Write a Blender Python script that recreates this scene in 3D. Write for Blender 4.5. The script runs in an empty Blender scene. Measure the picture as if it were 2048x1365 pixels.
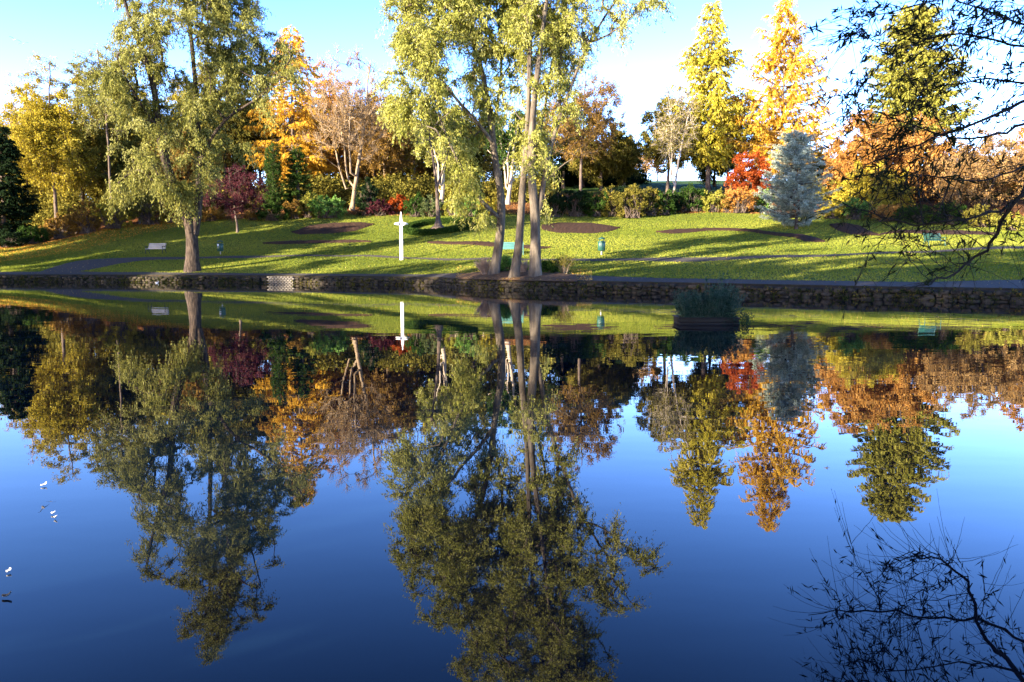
import bpy, math, random
import numpy as np
R_ = math.radians
rng = np.random.default_rng(7)
random.seed(7)
C = bpy.context.scene
COL = C.collection

# ---------------------------------------------------------------- camera
F_, PITCH, CAMZ = 1600.0, math.atan(162.5/1600.0), 1.65
cam = bpy.data.objects.new('camera', bpy.data.cameras.new('camera')); COL.objects.link(cam)
cam.data.sensor_width = 36; cam.data.lens = F_/2048*36
cam.data.clip_start = 0.05; cam.data.clip_end = 5000
cam.location = (0, 0, CAMZ); cam.rotation_euler = (math.pi/2-PITCH, 0, 0)
C.camera = cam

# ---------------------------------------------------------------- sky, sun, exposure
SUN_AZ, SUN_EL = R_(230), R_(15)          # azimuth clockwise from +Y
w = bpy.data.worlds.new('World'); C.world = w; w.use_nodes = True
nt = w.node_tree; nt.nodes.clear()
out = nt.nodes.new('ShaderNodeOutputWorld'); bg = nt.nodes.new('ShaderNodeBackground')
sky = nt.nodes.new('ShaderNodeTexSky'); sky.sky_type = 'NISHITA'; sky.sun_disc = False
sky.sun_elevation = SUN_EL; sky.sun_rotation = SUN_AZ
sky.air_density = 1.0; sky.dust_density = 0.25; sky.ozone_density = 2.2
hs = nt.nodes.new('ShaderNodeHueSaturation'); hs.inputs['Saturation'].default_value = 1.25
mxs = nt.nodes.new('ShaderNodeMix'); mxs.data_type = 'RGBA'; mxs.blend_type = 'MULTIPLY'; mxs.inputs[0].default_value = 1; mxs.inputs[7].default_value = (1.32, 1.30, 2.0, 1)
nt.links.new(sky.outputs[0], hs.inputs['Color']); nt.links.new(hs.outputs[0], mxs.inputs[6]); 
tcw = nt.nodes.new('ShaderNodeTexCoord'); sxw = nt.nodes.new('ShaderNodeSeparateXYZ'); nt.links.new(tcw.outputs['Generated'], sxw.inputs[0])
mrw = nt.nodes.new('ShaderNodeMapRange'); mrw.inputs[1].default_value = .1; mrw.inputs[2].default_value = .56; mrw.inputs[3].default_value = .98; mrw.inputs[4].default_value = .18
nt.links.new(sxw.outputs[2], mrw.inputs[0]); vmw = nt.nodes.new('ShaderNodeVectorMath'); vmw.operation = 'SCALE'
nt.links.new(mxs.outputs[2], vmw.inputs[0]); nt.links.new(mrw.outputs[0], vmw.inputs['Scale']); nt.links.new(vmw.outputs[0], bg.inputs[0])
nt.links.new(bg.outputs[0], out.inputs[0]); bg.inputs[1].default_value = 0.13
sl = bpy.data.lights.new('sun', 'SUN'); sl.energy = 5.0; sl.angle = R_(0.5); sl.color = (1, .86, .66)
so = bpy.data.objects.new('sun', sl); COL.objects.link(so)
so.rotation_euler = (math.pi/2-SUN_EL, 0, -SUN_AZ+math.pi)
C.view_settings.view_transform = 'Standard'; C.view_settings.look = 'None'
C.view_settings.exposure = 2.5; C.view_settings.gamma = 1.0
C.cycles.max_bounces = 6; C.cycles.diffuse_bounces = 2; C.cycles.glossy_bounces = 3
C.cycles.transmission_bounces = 2; C.cycles.transparent_max_bounces = 4
C.cycles.caustics_reflective = False; C.cycles.caustics_refractive = False

# ---------------------------------------------------------------- pixel <-> place
SN, CS = math.sin(PITCH), math.cos(PITCH)
def ray(px, py):
    xr = (np.asarray(px, float)-1024)/F_; yr = (682.5-np.asarray(py, float))/F_
    dy = CS+yr*SN; dz = -SN+yr*CS
    return xr/dy, dz/dy            # X/Y and (z-c)/Y
def at(px, py, Y):
    a, b = ray(px, py); return np.array([a*Y, Y, CAMZ+b*Y])
def U(px): return float(ray(px, 520)[0])

def smooth_table(xs, ys, w=0.03):
    g = np.linspace(-2.2, 2.2, 881); v = np.interp(g, xs, ys)
    k = np.exp(-0.5*((np.arange(-40, 41)*.005)/w)**2); k /= k.sum()
    vp = np.pad(v, 40, mode='edge')
    return g, np.convolve(vp, k, 'valid')
TW = smooth_table([-2.2,-1.6,-1.0,U(0),U(300),U(600),U(850),U(950),U(1050),U(1200),U(1500),U(1750),U(2048),1.0,1.6,2.2],
                  [18,28,48,60.5,58.5,55.6,51.5,46,43,41,36.8,33.5,31,24,16,12], .015)
_tp = [-100,0,100,260,400,600,850,1100,1500,1750,1900,2048,2300]
_ty = [503,500,486,452,441,432,431,430,427,434,444,452,470]
_td = [78,80,82,85,86,88,87,84,84,82,76,72,70]
TT = smooth_table([U(p) for p in _tp], _td)
TZ = smooth_table([U(p) for p in _tp], [CAMZ+(520-y)/F_*d for y, d in zip(_ty, _td)])
TK = smooth_table([U(-200),U(0),U(300),U(700)], [.35,.45,.8,1.0])
def tab(T, u): return np.interp(u, T[0], T[1])
WALL_Z = .5
def ground(X, Y):
    X = np.asarray(X, float); Y = np.asarray(Y, float); u = X/np.maximum(Y, 1e-3)
    yw, yt, zt, k = tab(TW, u), tab(TT, u), tab(TZ, u), tab(TK, u)
    t = (Y-yw)/(yt-yw); tc = np.clip(t, 0, 1)
    z = WALL_Z+(zt-WALL_Z)*(.6*tc+.4*tc*tc)
    s = np.maximum(Y-yt, 0)
    z = z+k*(4*(1-np.exp(-s/25))+.09*np.minimum(s, 136))
    z = z+.04*np.sin(X*.31+Y*.17)*np.clip(t*4, 0, 1)+.03*np.sin(X*.9-Y*.5)*np.clip(t*4, 0, 1)
    return z
def gpt(px, py):
    a, b = ray(px, py); Y = np.linspace(float(tab(TW, a)), 230, 3000)
    d = ground(a*Y, Y)-(CAMZ+b*Y); i = np.argmax(d > 0) if (d > 0).any() else len(Y)-1
    return np.array([a*Y[i], Y[i], ground(a*Y[i], Y[i])])
def gbase(px, Y):
    X = U(px)*Y; return np.array([X, Y, float(ground(X, Y))])

# ---------------------------------------------------------------- materials
def newmat(name):
    m = bpy.data.materials.new(name); m.use_nodes = True; n = m.node_tree; n.nodes.clear()
    o = n.nodes.new('ShaderNodeOutputMaterial'); return m, n, o
def ramp(n, stops):
    r = n.nodes.new('ShaderNodeValToRGB'); e = r.color_ramp.elements
    while len(e) > 1: e.remove(e[0])
    for i, (p, c) in enumerate(stops):
        el = e[0] if i == 0 else e.new(p); el.position = p; el.color = (*c, 1)
    return r
def leaf_mat(name, cols, trans=.35):
    m, n, o = newmat(name); a = n.nodes.new('ShaderNodeAttribute'); a.attribute_name = 'v'
    r = ramp(n, [(i/(len(cols)-1), c) for i, c in enumerate(cols)]); n.links.new(a.outputs['Fac'], r.inputs[0])
    d = n.nodes.new('ShaderNodeBsdfDiffuse'); t = n.nodes.new('ShaderNodeBsdfTranslucent'); x = n.nodes.new('ShaderNodeMixShader')
    n.links.new(r.outputs[0], d.inputs[0]); n.links.new(r.outputs[0], t.inputs[0]); x.inputs[0].default_value = trans
    n.links.new(d.outputs[0], x.inputs[1]); n.links.new(t.outputs[0], x.inputs[2]); n.links.new(x.outputs[0], o.inputs[0]); return m
def rough_mat(name, cols, scale=4, bump=.4, dist=.02, rough=.85, stretch=(1,1,1), detail=6, spec=.2, scale2=None):
    m, n, o = newmat(name); b = n.nodes.new('ShaderNodeBsdfPrincipled')
    tc = n.nodes.new('ShaderNodeTexCoord'); mp = n.nodes.new('ShaderNodeMapping'); mp.inputs['Scale'].default_value = stretch
    nz = n.nodes.new('ShaderNodeTexNoise'); nz.inputs['Scale'].default_value = scale; nz.inputs['Detail'].default_value = detail; nz.inputs['Roughness'].default_value = .65
    n.links.new(tc.outputs['Object'], mp.inputs[0]); n.links.new(mp.outputs[0], nz.inputs[0])
    r = ramp(n, [(.3+.4*i/(len(cols)-1), c) for i, c in enumerate(cols)]); n.links.new(nz.outputs[0], r.inputs[0])
    n.links.new(r.outputs[0], b.inputs['Base Color']); b.inputs['Roughness'].default_value = rough; b.inputs['Specular IOR Level'].default_value = spec
    bp = n.nodes.new('ShaderNodeBump'); bp.inputs['Strength'].default_value = bump; bp.inputs['Distance'].default_value = dist
    n.links.new(nz.outputs[0], bp.inputs['Height']); n.links.new(bp.outputs[0], b.inputs['Normal'])
    n.links.new(b.outputs[0], o.inputs[0]); return m

# ---------------------------------------------------------------- mesh helpers
def mesh_np(name, V, faces, mat, smooth=False, v=None, parent=None, vcol=None):
    """faces: list of int arrays (m,3) or (m,4)"""
    me = bpy.data.meshes.new(name); V = np.asarray(V, np.float32).reshape(-1, 3)
    me.vertices.add(len(V)); me.vertices.foreach_set('co', V.ravel())
    idx = np.concatenate([f.ravel() for f in faces]).astype(np.int32)
    tot = np.concatenate([np.full(len(f), f.shape[1]) for f in faces]); st = np.concatenate([[0], np.cumsum(tot)[:-1]]).astype(np.int32)
    me.loops.add(len(idx)); me.loops.foreach_set('vertex_index', idx)
    me.polygons.add(len(tot)); me.polygons.foreach_set('loop_start', st)
    if smooth: me.polygons.foreach_set('use_smooth', np.ones(len(tot), bool))
    me.update(calc_edges=True)
    if v is not None:
        at_ = me.attributes.new('v', 'FLOAT', 'FACE'); at_.data.foreach_set('value', np.clip(v, 0, 1).astype(np.float32))
    if vcol is not None:
        at_ = me.attributes.new('col', 'FLOAT_COLOR', 'POINT'); c4 = np.ones((len(V), 4), np.float32); c4[:, :3] = vcol; at_.data.foreach_set('color', c4.ravel())
    me.materials.append(mat)
    o = bpy.data.objects.new(name, me); COL.objects.link(o)
    if parent: o.parent = parent
    return o
def tag(o, label=None, cat=None, group=None, kind=None):
    for k, x in (('label', label), ('category', cat), ('group', group), ('kind', kind)):
        if x: o[k] = x
    return o
def thing(name, loc, label, cat, group=None, rz=0):
    o = bpy.data.objects.new(name, None); COL.objects.link(o); o.location = loc; o.rotation_euler = (0, 0, rz); o.empty_display_size = .3
    return tag(o, label, cat, group)
def nrm(a): return a/np.maximum(np.linalg.norm(a, axis=-1, keepdims=True), 1e-9)
def tubes(P, R, sides=5, lump=0):
    P = np.asarray(P, float); R = np.asarray(R, float); n, k, _ = P.shape
    T = nrm(np.gradient(P, axis=1)); ov = nrm(P[:, -1]-P[:, 0])
    ref = np.where(np.abs(ov[:, 2:3]) > .8, np.array([[1., .13, 0]]), np.array([[0, .1, 1.]]))[:, None, :]
    A = nrm(np.cross(T, np.broadcast_to(ref, T.shape))); B = np.cross(T, A)
    th = np.arange(sides)/sides*2*np.pi
    rr = R[:, :, None]*np.ones(sides)
    if lump: rr = rr*(1+lump*np.sin(th*3+P[:, :, 2:3]*1.3)+lump*.8*np.sin(th*5-P[:, :, 2:3]*.9+1)+rng.normal(0, lump*.25, rr.shape))
    V = P[:, :, None, :]+rr[..., None]*(np.cos(th)[:, None]*A[:, :, None, :]+np.sin(th)[:, None]*B[:, :, None, :])
    base = (np.arange(n)*k*sides)[:, None, None]; i = np.arange(k-1)[None, :, None]; j = np.arange(sides)[None, None, :]; j2 = (j+1) % sides
    F = np.stack([base+i*sides+j, base+i*sides+j2, base+(i+1)*sides+j2, base+(i+1)*sides+j], -1).reshape(-1, 4)
    return V.reshape(-1, 3), F
def join(parts):
    V, F, o = [], [], 0
    for v, f in parts: V.append(v); F.append(f+o); o += len(v)
    return np.concatenate(V), np.concatenate(F)
def resample(pts, n):
    pts = np.asarray(pts, float); d = np.r_[0, np.cumsum(np.linalg.norm(np.diff(pts, axis=0), axis=1))]; t = np.linspace(0, d[-1], n)
    q = np.stack([np.interp(t, d, pts[:, i]) for i in range(3)], 1)
    for _ in range(2):
        q[1:-1] = .25*q[:-2]+.5*q[1:-1]+.25*q[2:]
    return q

def bezier(p0, p1, p2, k):
    t = np.linspace(0, 1, k)[None, :, None]
    return p0[:, None]*(1-t)**2+2*p1[:, None]*t*(1-t)+p2[:, None]*t*t

def leaves(anchor, d, L, m, ll, lw, droop=.2, hang=.3, spread=.06, vj=.18, r=None, vbase=None, t0=0.):
    """leaves along twiglets: returns leaf verts (n*m,4,3), v, twig bezier (n,4,3)"""
    r = r or rng; n = len(anchor); L = np.broadcast_to(L, (n,))
    mid = anchor+d*L[:, None]*.55; end = anchor+d*L[:, None]-np.array([0, 0, 1.])*(droop*L)[:, None]
    tw = bezier(anchor, mid, end, 4)
    t = r.uniform(t0, 1, (n, m, 1))
    p = anchor[:, None]*(1-t)**2+2*mid[:, None]*t*(1-t)+end[:, None]*t*t
    p = p+r.normal(0, spread, p.shape)
    a = nrm(nrm(end-anchor)[:, None]*.6+r.normal(0, .6, p.shape)-np.array([0, 0, hang]))
    b = nrm(np.cross(a, r.normal(0, 1, p.shape)))
    s = r.uniform(.65, 1.25, (n, m, 1)); a = a*ll*s*.5; b = b*lw*s*.5
    V = np.stack([p-a, p+b-a*.1, p+a, p-b-a*.1], 2).reshape(-1, 3)
    vb = r.uniform(.25, .75, (n, 1)) if vbase is None else vbase
    v = (vb+r.normal(0, vj, (n, m))).ravel()
    return V, v, tw
def quads(n): return np.arange(n*4).reshape(-1, 4)

def ell(E, n, r, gap=.15, surf=2.0):
    """sample points in a union of ellipsoids [(centre, radii)]; gaps by a smooth 3-D field"""
    vol = np.array([np.prod(e[1])**.8 for e in E]); vol /= vol.sum(); out = []
    while len(out) < n:
        k = r.choice(len(E), p=vol); c, rad = E[k]; d = nrm(r.normal(0, 1, 3)); q = d*r.uniform()**(1/surf/1.0)*1.0
        p = np.asarray(c)+q*np.asarray(rad)
        s = max(np.mean(rad)*.45, .4)
        f = math.sin(p[0]/s+1.3)*math.sin(p[1]/s+.4)*math.sin(p[2]/s*1.2)+.5*math.sin(p[0]/s*2.3+p[2]/s)
        if f < -1+gap*2*r.uniform(.6, 1.4): continue
        out.append(p)
    return np.array(out)

def grow(roots, A, r, rise=.5, K=4, wob=.08, start=0.0):
    """roots: list of (polyline (n,3), parent node or -1 handled by nearest). Every attractor is tied to the nearest fitting node."""
    nodes, par, own = [], [], []
    for pl in roots:
        f = -1
        if nodes: f = int(np.argmin(np.linalg.norm(np.array(nodes)-pl[0], axis=1)))
        for q in pl[(0 if f < 0 else 1):]:
            nodes.append(q); par.append(f); f = len(nodes)-1
    nroot = len(nodes); N = np.zeros((nroot+len(A)*K+1, 3)); N[:nroot] = nodes; cnt = nroot
    zmin = N[:nroot, 2].min(); zmax = N[:nroot, 2].max(); ok = np.ones(len(N), bool)
    ok[:nroot] = N[:nroot, 2] > zmin+start*(zmax-zmin)
    d0 = np.array([np.min(np.linalg.norm(N[:nroot]-a, axis=1)) for a in A]); A = A[np.argsort(d0)]
    paths, tips = [], []
    for a in A:
        d = a-N[:cnt]; D = np.linalg.norm(d, axis=1); cost = D+rise*np.maximum(0, .45*D-d[:, 2])+(~ok[:cnt])*1e3
        j = int(np.argmin(cost)); pj = par[j] if par[j] >= 0 else j
        n0 = N[j]; dd = np.linalg.norm(a-n0); pd = nrm(N[j]-N[pj]+1e-6)
        c = n0+pd*dd*.3+np.array([0, 0, .15*dd])+r.normal(0, wob*dd, 3)
        t = np.linspace(0, 1, K+1)[:, None]; b = n0*(1-t)**2+2*c*t*(1-t)+a*t*t; b[1:-1] += r.normal(0, wob*.3*dd, (K-1, 3))
        ids = [j]; f = j
        for q in b[1:]:
            N[cnt] = q; par.append(f); f = cnt; ids.append(cnt); cnt += 1
        paths.append(ids); tips.append(f)
    N = N[:cnt]; load = np.zeros(cnt); load[tips] = 1
    for i in range(cnt-1, -1, -1):
        if par[i] >= 0 and par[i] < i: load[par[i]] += load[i]
    return N, np.array(par), np.array(paths), np.array(tips), load, nroot

def tree(name, base, label, cat, trunk_lines, E, natt, bark, leafm, r0, tw=8, L=.8, m=14, ll=.2, lw=.07, droop=.25, hang=.3, up=.2,
         rise=.5, gap=.15, surf=2.0, twr=.012, spread=.07, vj=.16, group=None, twig_frac=1.0, start=.15, rpow=.42, sides=5, rt=None,
         hi=14, lump=.05, flare=1.35, crown='crown', tipr=.02, vz=0):
    base = np.asarray(base, float); r = np.random.default_rng(int(abs(base[0]*131+base[1]*977)*10) % 2**31)
    t = thing(name, base, label, cat, group)
    roots = [np.asarray(p, float) for p in trunk_lines]
    A = ell(E, natt, r, gap, surf)
    N, par, paths, tips, load, nroot = grow(roots, A, r, rise=rise, start=start)
    tot = load.max(); rad = np.maximum(tipr, r0*(load/tot)**rpow*.85)
    parts = []
    P = N[paths]; RR = rad[paths]; RR[:, 0] = np.minimum(RR[:, 0], RR[:, 1]*1.25)
    parts.append(tubes(P, RR, sides))
    for i, pl in enumerate(roots):
        n = len(pl); s = np.linspace(0, 1, n)
        if rt: a, b = rt[i]
        else: a, b = (r0, r0*.25) if i == 0 else (r0*.5, r0*.12)
        rr = a+(b-a)*s**.8
        if i == 0: rr = rr*(1+(flare-1)*np.exp(-np.linalg.norm(pl-pl[0], axis=1)/(1.2*r0)))
        parts.append(tubes(pl[None], rr[None], hi if i == 0 else 9, lump))
    V, F = join(parts)
    tr = mesh_np('trunk', V-base, [F], bark, True, parent=t)
    # twiglets
    ti = np.repeat(tips, tw); src = N[ti]; pj = N[par[ti]]
    mix = r.uniform(0, 1, (len(ti), 1))*.8; anc = src*(1-mix)+pj*mix
    cen = np.average(A, axis=0)
    outd = nrm(src-np.array([cen[0], cen[1], cen[2]-1])); dirn = nrm(nrm(src-pj)*.5+outd*.35+r.normal(0, .55, src.shape)+np.array([0, 0, up]))
    vb = np.repeat(r.uniform(.2, .8, len(tips)), tw)[:, None]*.6+r.uniform(.1, .9, (len(ti), 1))*.4
    if m > 0:
        lv, v, twb = leaves(anc, dirn, L*r.uniform(.5, 1.2, len(ti)), m, ll, lw, droop, hang, spread, vj, r, vb)
        c = mesh_np(crown, lv-base, [quads(len(v))], leafm, False, v, t)
    else:
        _, _, twb = leaves(anc, dirn, L*r.uniform(.5, 1.2, len(ti)), 1, ll, lw, droop, hang, spread, vj, r, vb)
    if twig_frac > 0:
        k = r.uniform(0, 1, len(twb)) < twig_frac; tb = twb[k]
        rr = np.tile(np.linspace(twr, twr*.4, 4), (len(tb), 1)); TV, TF = tubes(tb, rr, 3)
        mesh_np('twigs', TV-base, [TF], bark, True, parent=t)
    return t

def simple_trunk(base, top, n=14, wob=.25, r=None, lean=(0, 0)):
    r = r or rng; p = np.linspace(0, 1, n)[:, None]; pts = base*(1-p)+np.asarray(top)*p
    off = np.cumsum(r.normal(0, wob/n**.5, (n, 3)), axis=0)*p*[1, 1, 0]; return pts+off

def broad(name, px, Y, top, rx, label, cat, bark, leafm, cb=.3, r0=.22, natt=110, stems=1, shape='round', base=None, E=None, cx=None, group=None, **k):
    """tree given by its column, distance, top pixel row and half width in pixels"""
    b = gbase(px, Y) if base is None else base; Y = b[1]; h = at(px, top, Y)[2]-b[2]; rw = rx/F_*Y
    r = np.random.default_rng(int(px*7+Y)); X = b[0] if cx is None else U(cx)*Y
    z0 = b[2]+h*cb
    if E is None:
        if shape == 'round': E = [((X, Y, (z0+b[2]+h)/2), (rw*.9, rw*.8, (b[2]+h-z0)/2*.92)), ((X-rw*.3, Y-.3*rw, z0+.35*(b[2]+h-z0)), (rw*.65, rw*.6, h*.22)), ((X+rw*.35, Y, z0+.45*(b[2]+h-z0)), (rw*.6, rw*.6, h*.25))]
        if shape == 'dome': E = [((X, Y, b[2]+h*.5), (rw, rw*.8, h*.47)), ((X-rw*.5, Y, b[2]+h*.38), (rw*.5, rw*.5, h*.35)), ((X+rw*.5, Y, b[2]+h*.4), (rw*.5, rw*.5, h*.35))]
    lines = []
    for i in range(stems):
        a = i*2.4; tx = X+(0 if stems == 1 else math.cos(a)*rw*.45); ty = Y+(0 if stems == 1 else math.sin(a)*rw*.4)
        tl = simple_trunk(b, np.array([tx, ty, b[2]+h*(.9-.08*i)]), 14, .5, r)
        if i: f = 1+i % 3; tl = tl[0:]; tl[0] = lines[0][f]; tl = np.vstack([lines[0][f], tl[f+1:]])
        lines.append(tl)
    return tree(name, b, label, cat, lines, E, natt, bark, leafm, r0, start=min(.9, cb*.8), group=group, **k)

def conifer(name, px, Y, top, rx, label, cat, bark, leafm, base=None, r0=.25, nb=110, cb=.12, pw=.8, droop=.12, upc=.1, tw=12, m=10, L=.5, ll=.16, lw=.05,
            spread=.05, hang=.2, vj=.14, jag=.25, group=None, twr=.012, tdroop=.3, twig_frac=.6, bottom=None, side=1.0):
    b = gbase(px, Y) if base is None else base; Y = b[1]; h = at(px, top, Y)[2]-b[2]; rw = rx/F_*Y
    r = np.random.default_rng(int(px*11+Y)); t = thing(name, b, label, cat, group)
    tl = simple_trunk(b, b+np.array([0, 0, h*.985]), 16, .12, r); rr = np.linspace(r0, .02, 16); rr[0] *= 1.3
    s = np.sort(cb+(1-cb)*r.uniform(0, 1, nb)**1.05*.985); az = np.arange(nb)*2.39996+r.normal(0, .35, nb)
    prof = (1-(s-cb)/(1-cb))**pw; low = np.clip((s-cb)/(.12 if bottom is None else bottom), .35, 1)
    Lb = rw*prof*low*r.uniform(1-jag*1.6, 1+jag*.5, nb)+.15
    P0 = np.stack([np.interp(s*h, np.linspace(0, h*.985, 16), tl[:, i]) for i in range(3)], 1)
    d = np.stack([np.cos(az), np.sin(az), 0*az], 1); tt = np.linspace(0, 1, 6)[None, :, None]
    P = P0[:, None]+d[:, None]*Lb[:, None, None]*tt+np.array([0, 0, 1.])*(Lb[:, None, None]*(-droop*2*tt+upc*2*tt**2))+(r.normal(0, .03, (nb, 6, 3))*tt)
    br = np.maximum(.012, (Lb*.016))[:, None]*np.linspace(1, .3, 6)
    V, F = join([tubes(tl[None], rr[None], 10, .04), tubes(P, br, 4)])
    mesh_np('trunk', V-b, [F], bark, True, parent=t)
    # twiglets along branches, more on long ones
    cnt = np.maximum(3, (tw*Lb/Lb.mean()).astype(int)); bi = np.repeat(np.arange(nb), cnt); q = r.uniform(.12, 1, len(bi))**.8
    x = q*5; i0 = np.minimum(x.astype(int), 4); fr = (x-i0)[:, None]; anc = P[bi, i0]*(1-fr)+P[bi, i0+1]*fr
    sgn = r.choice([-1, 1], len(bi))[:, None]; lat = np.stack([-d[bi, 1], d[bi, 0], 0*q], 1)*sgn*side
    dirn = nrm(d[bi]*.6+lat*r.uniform(.2, 1, (len(bi), 1))+r.normal(0, .2, (len(bi), 3)))
    LL = L*(1.15-.5*q)*r.uniform(.6, 1.2, len(bi))
    vb = np.repeat(r.uniform(.2, .8, nb), cnt)[:, None]*.6+r.uniform(.1, .9, (len(bi), 1))*.4
    lv, v, twb = leaves(anc, dirn, LL, m, ll, lw, tdroop, hang, spread, vj, r, vb)
    mesh_np('crown', lv-b, [quads(len(v))], leafm, False, v, t)
    if twig_frac:
        tb = twb[r.uniform(0, 1, len(twb)) < twig_frac]; TV, TF = tubes(tb, np.tile(np.linspace(twr, twr*.4, 4), (len(tb), 1)), 3)
        mesh_np('twigs', TV-b, [TF], bark, True, parent=t)
    return t

def bush(name, px, by, top, rx, label, leafm, bark, cat='bush', natt=None, ll=.16, lw=.09, m=12, tw=7, L=.35, Y=None, group=None, up=.3, droop=.1, depth=.8, gap=.12, stemr=.035, **k):
    b = gpt(px, by) if Y is None else gbase(px, Y); h = max(at(px, top, b[1])[2]-b[2], .25); rw = rx/F_*b[1]
    r = np.random.default_rng(int(px*13+top)); t = thing(name, b, label, cat, group)
    E = [(b+np.array([0, 0, h*.52]), (rw*.82, rw*depth, h*.42)), (b+np.array([-rw*.45, -.1, h*.36]), (rw*.5, rw*.5, h*.34)), (b+np.array([rw*.4, .1, h*.4]), (rw*.5, rw*.5, h*.36))]
    n = natt or int(30+rw*h*14); n = min(n, 150)
    A = ell(E, n, r, gap, 2.6); p0 = b+np.stack([r.normal(0, rw*.18, n), r.normal(0, rw*.18, n), np.zeros(n)], 1)
    mid = (p0+A)/2+np.array([0, 0, .1*h])+r.normal(0, .06, A.shape); P = bezier(p0, mid, A, 4)
    V, F = tubes(P, np.tile(np.linspace(stemr, .01, 4), (n, 1)), 4); mesh_np('stems', V-b, [F], bark, True, parent=t)
    anc = np.repeat(A, tw, 0); dirn = nrm(nrm(anc-(b+np.array([0, 0, h*.2])))*.6+r.normal(0, .6, anc.shape)+np.array([0, 0, up]))
    vb = np.repeat(r.uniform(.2, .8, n), tw)[:, None]*.6+r.uniform(.1, .9, (n*tw, 1))*.4
    lv, v, twb = leaves(anc, dirn, L*r.uniform(.5, 1.3, len(anc)), m, ll, lw, droop, .05, .05, .16, r, vb)
    mesh_np('foliage', lv-b, [quads(len(v))], leafm, False, v, t)
    return t

# ---------------------------------------------------------------- boxes etc.
def box(c, s, rz=0, taper=1.0, bev=.0):
    c = np.asarray(c, float); x, y, z = np.asarray(s, float)/2
    v = np.array([[-x,-y,-z],[x,-y,-z],[x,y,-z],[-x,y,-z],[-x*taper,-y*taper,z],[x*taper,-y*taper,z],[x*taper,y*taper,z],[-x*taper,y*taper,z]])
    cr, sr = math.cos(rz), math.sin(rz); v = np.c_[v[:,0]*cr-v[:,1]*sr, v[:,0]*sr+v[:,1]*cr, v[:,2]]+c
    f = np.array([[0,3,2,1],[4,5,6,7],[0,1,5,4],[1,2,6,5],[2,3,7,6],[3,0,4,7]]); return v, f
def obj_boxes(name, bl, mat, parent, bevel=.006, extra=None):
    pr = [box(*b) if isinstance(b, tuple) else b for b in bl]
    if extra: pr += extra
    V, F = join(pr); o = mesh_np(name, V, [F], mat, parent=parent)
    if bevel: md = o.modifiers.new('b', 'BEVEL'); md.width = bevel; md.segments = 2; md.limit_method = 'ANGLE'
    return o
#==MARK==
# ---------------------------------------------------------------- beds and paths as seen outlines, laid on the slope
def pxcurve(pts, n):
    q = np.array([gpt(x, y)[:2] for x, y in pts]); d = np.r_[0, np.cumsum(np.linalg.norm(np.diff(q, axis=0), axis=1))]
    t = np.linspace(0, d[-1], n); c = np.stack([np.interp(t, d, q[:, 0]), np.interp(t, d, q[:, 1])], 1)
    for _ in range(max(1, n//25)): c[1:-1] = .25*c[:-2]+.5*c[1:-1]+.25*c[2:]
    return c
POLYS = []
def sheet(name, lower, upper, mat, lift, mound=0., n=120, m=10, kind='structure', rough=0., poly=True, parent=None, jit=0.):
    a = pxcurve(lower, n) if isinstance(lower, list) else lower; b = pxcurve(upper, n) if isinstance(upper, list) else upper
    if jit:
        k = np.cumsum(rng.normal(0, jit, (n, 2)), axis=0); k -= np.linspace(0, 1, n)[:, None]*k[-1]; a = a+k*.3+rng.normal(0, jit, a.shape)*.5; b = b+rng.normal(0, jit, b.shape)*.5
    t = np.linspace(0, 1, m)[None, :, None]; P = a[:, None]*(1-t)+b[:, None]*t
    z = ground(P[..., 0], P[..., 1])+lift+mound*np.sin(np.pi*t[..., 0])**.6+rng.normal(0, 1, P.shape[:2])*rough*(np.sin(np.pi*t[..., 0]) > .01)
    V = np.concatenate([P, z[..., None]], -1).reshape(-1, 3)
    i = np.arange(n-1)[:, None]; j = np.arange(m-1)[None]; F = np.stack([i*m+j, (i+1)*m+j, (i+1)*m+j+1, i*m+j+1], -1).reshape(-1, 4)
    if poly: POLYS.append(np.vstack([a, b[::-1]]))
    o = mesh_np(name, V, [F], mat, True, parent=parent)
    return tag(o, kind=kind) if kind else o
def inside(P, poly):
    x, y = P[:, 0], P[:, 1]; c = np.zeros(len(P), bool); x0, y0 = poly.min(0); x1, y1 = poly.max(0)
    s = (x > x0) & (x < x1) & (y > y0) & (y < y1); xs, ys = x[s], y[s]; cc = np.zeros(s.sum(), bool)
    px_, py_ = poly[:, 0], poly[:, 1]; qx, qy = np.roll(px_, 1), np.roll(py_, 1)
    for i in range(len(poly)):
        h = ((py_[i] > ys) != (qy[i] > ys)) & (xs < (qx[i]-px_[i])*(ys-py_[i])/(qy[i]-py_[i]+1e-12)+px_[i]); cc ^= h
    c[s] = cc; return c

M_soil = rough_mat('bed_soil', [(.02,.010,.006), (.042,.021,.012), (.065,.034,.02)], 5, .8, .05)
M_path = rough_mat('path_gravel', [(.038,.034,.031), (.062,.055,.048), (.10,.085,.07)], 9, .5, .02)
M_dirt = rough_mat('dirt', [(.05,.03,.016), (.12,.07,.035), (.2,.115,.055)], 6, .6, .03)

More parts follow.
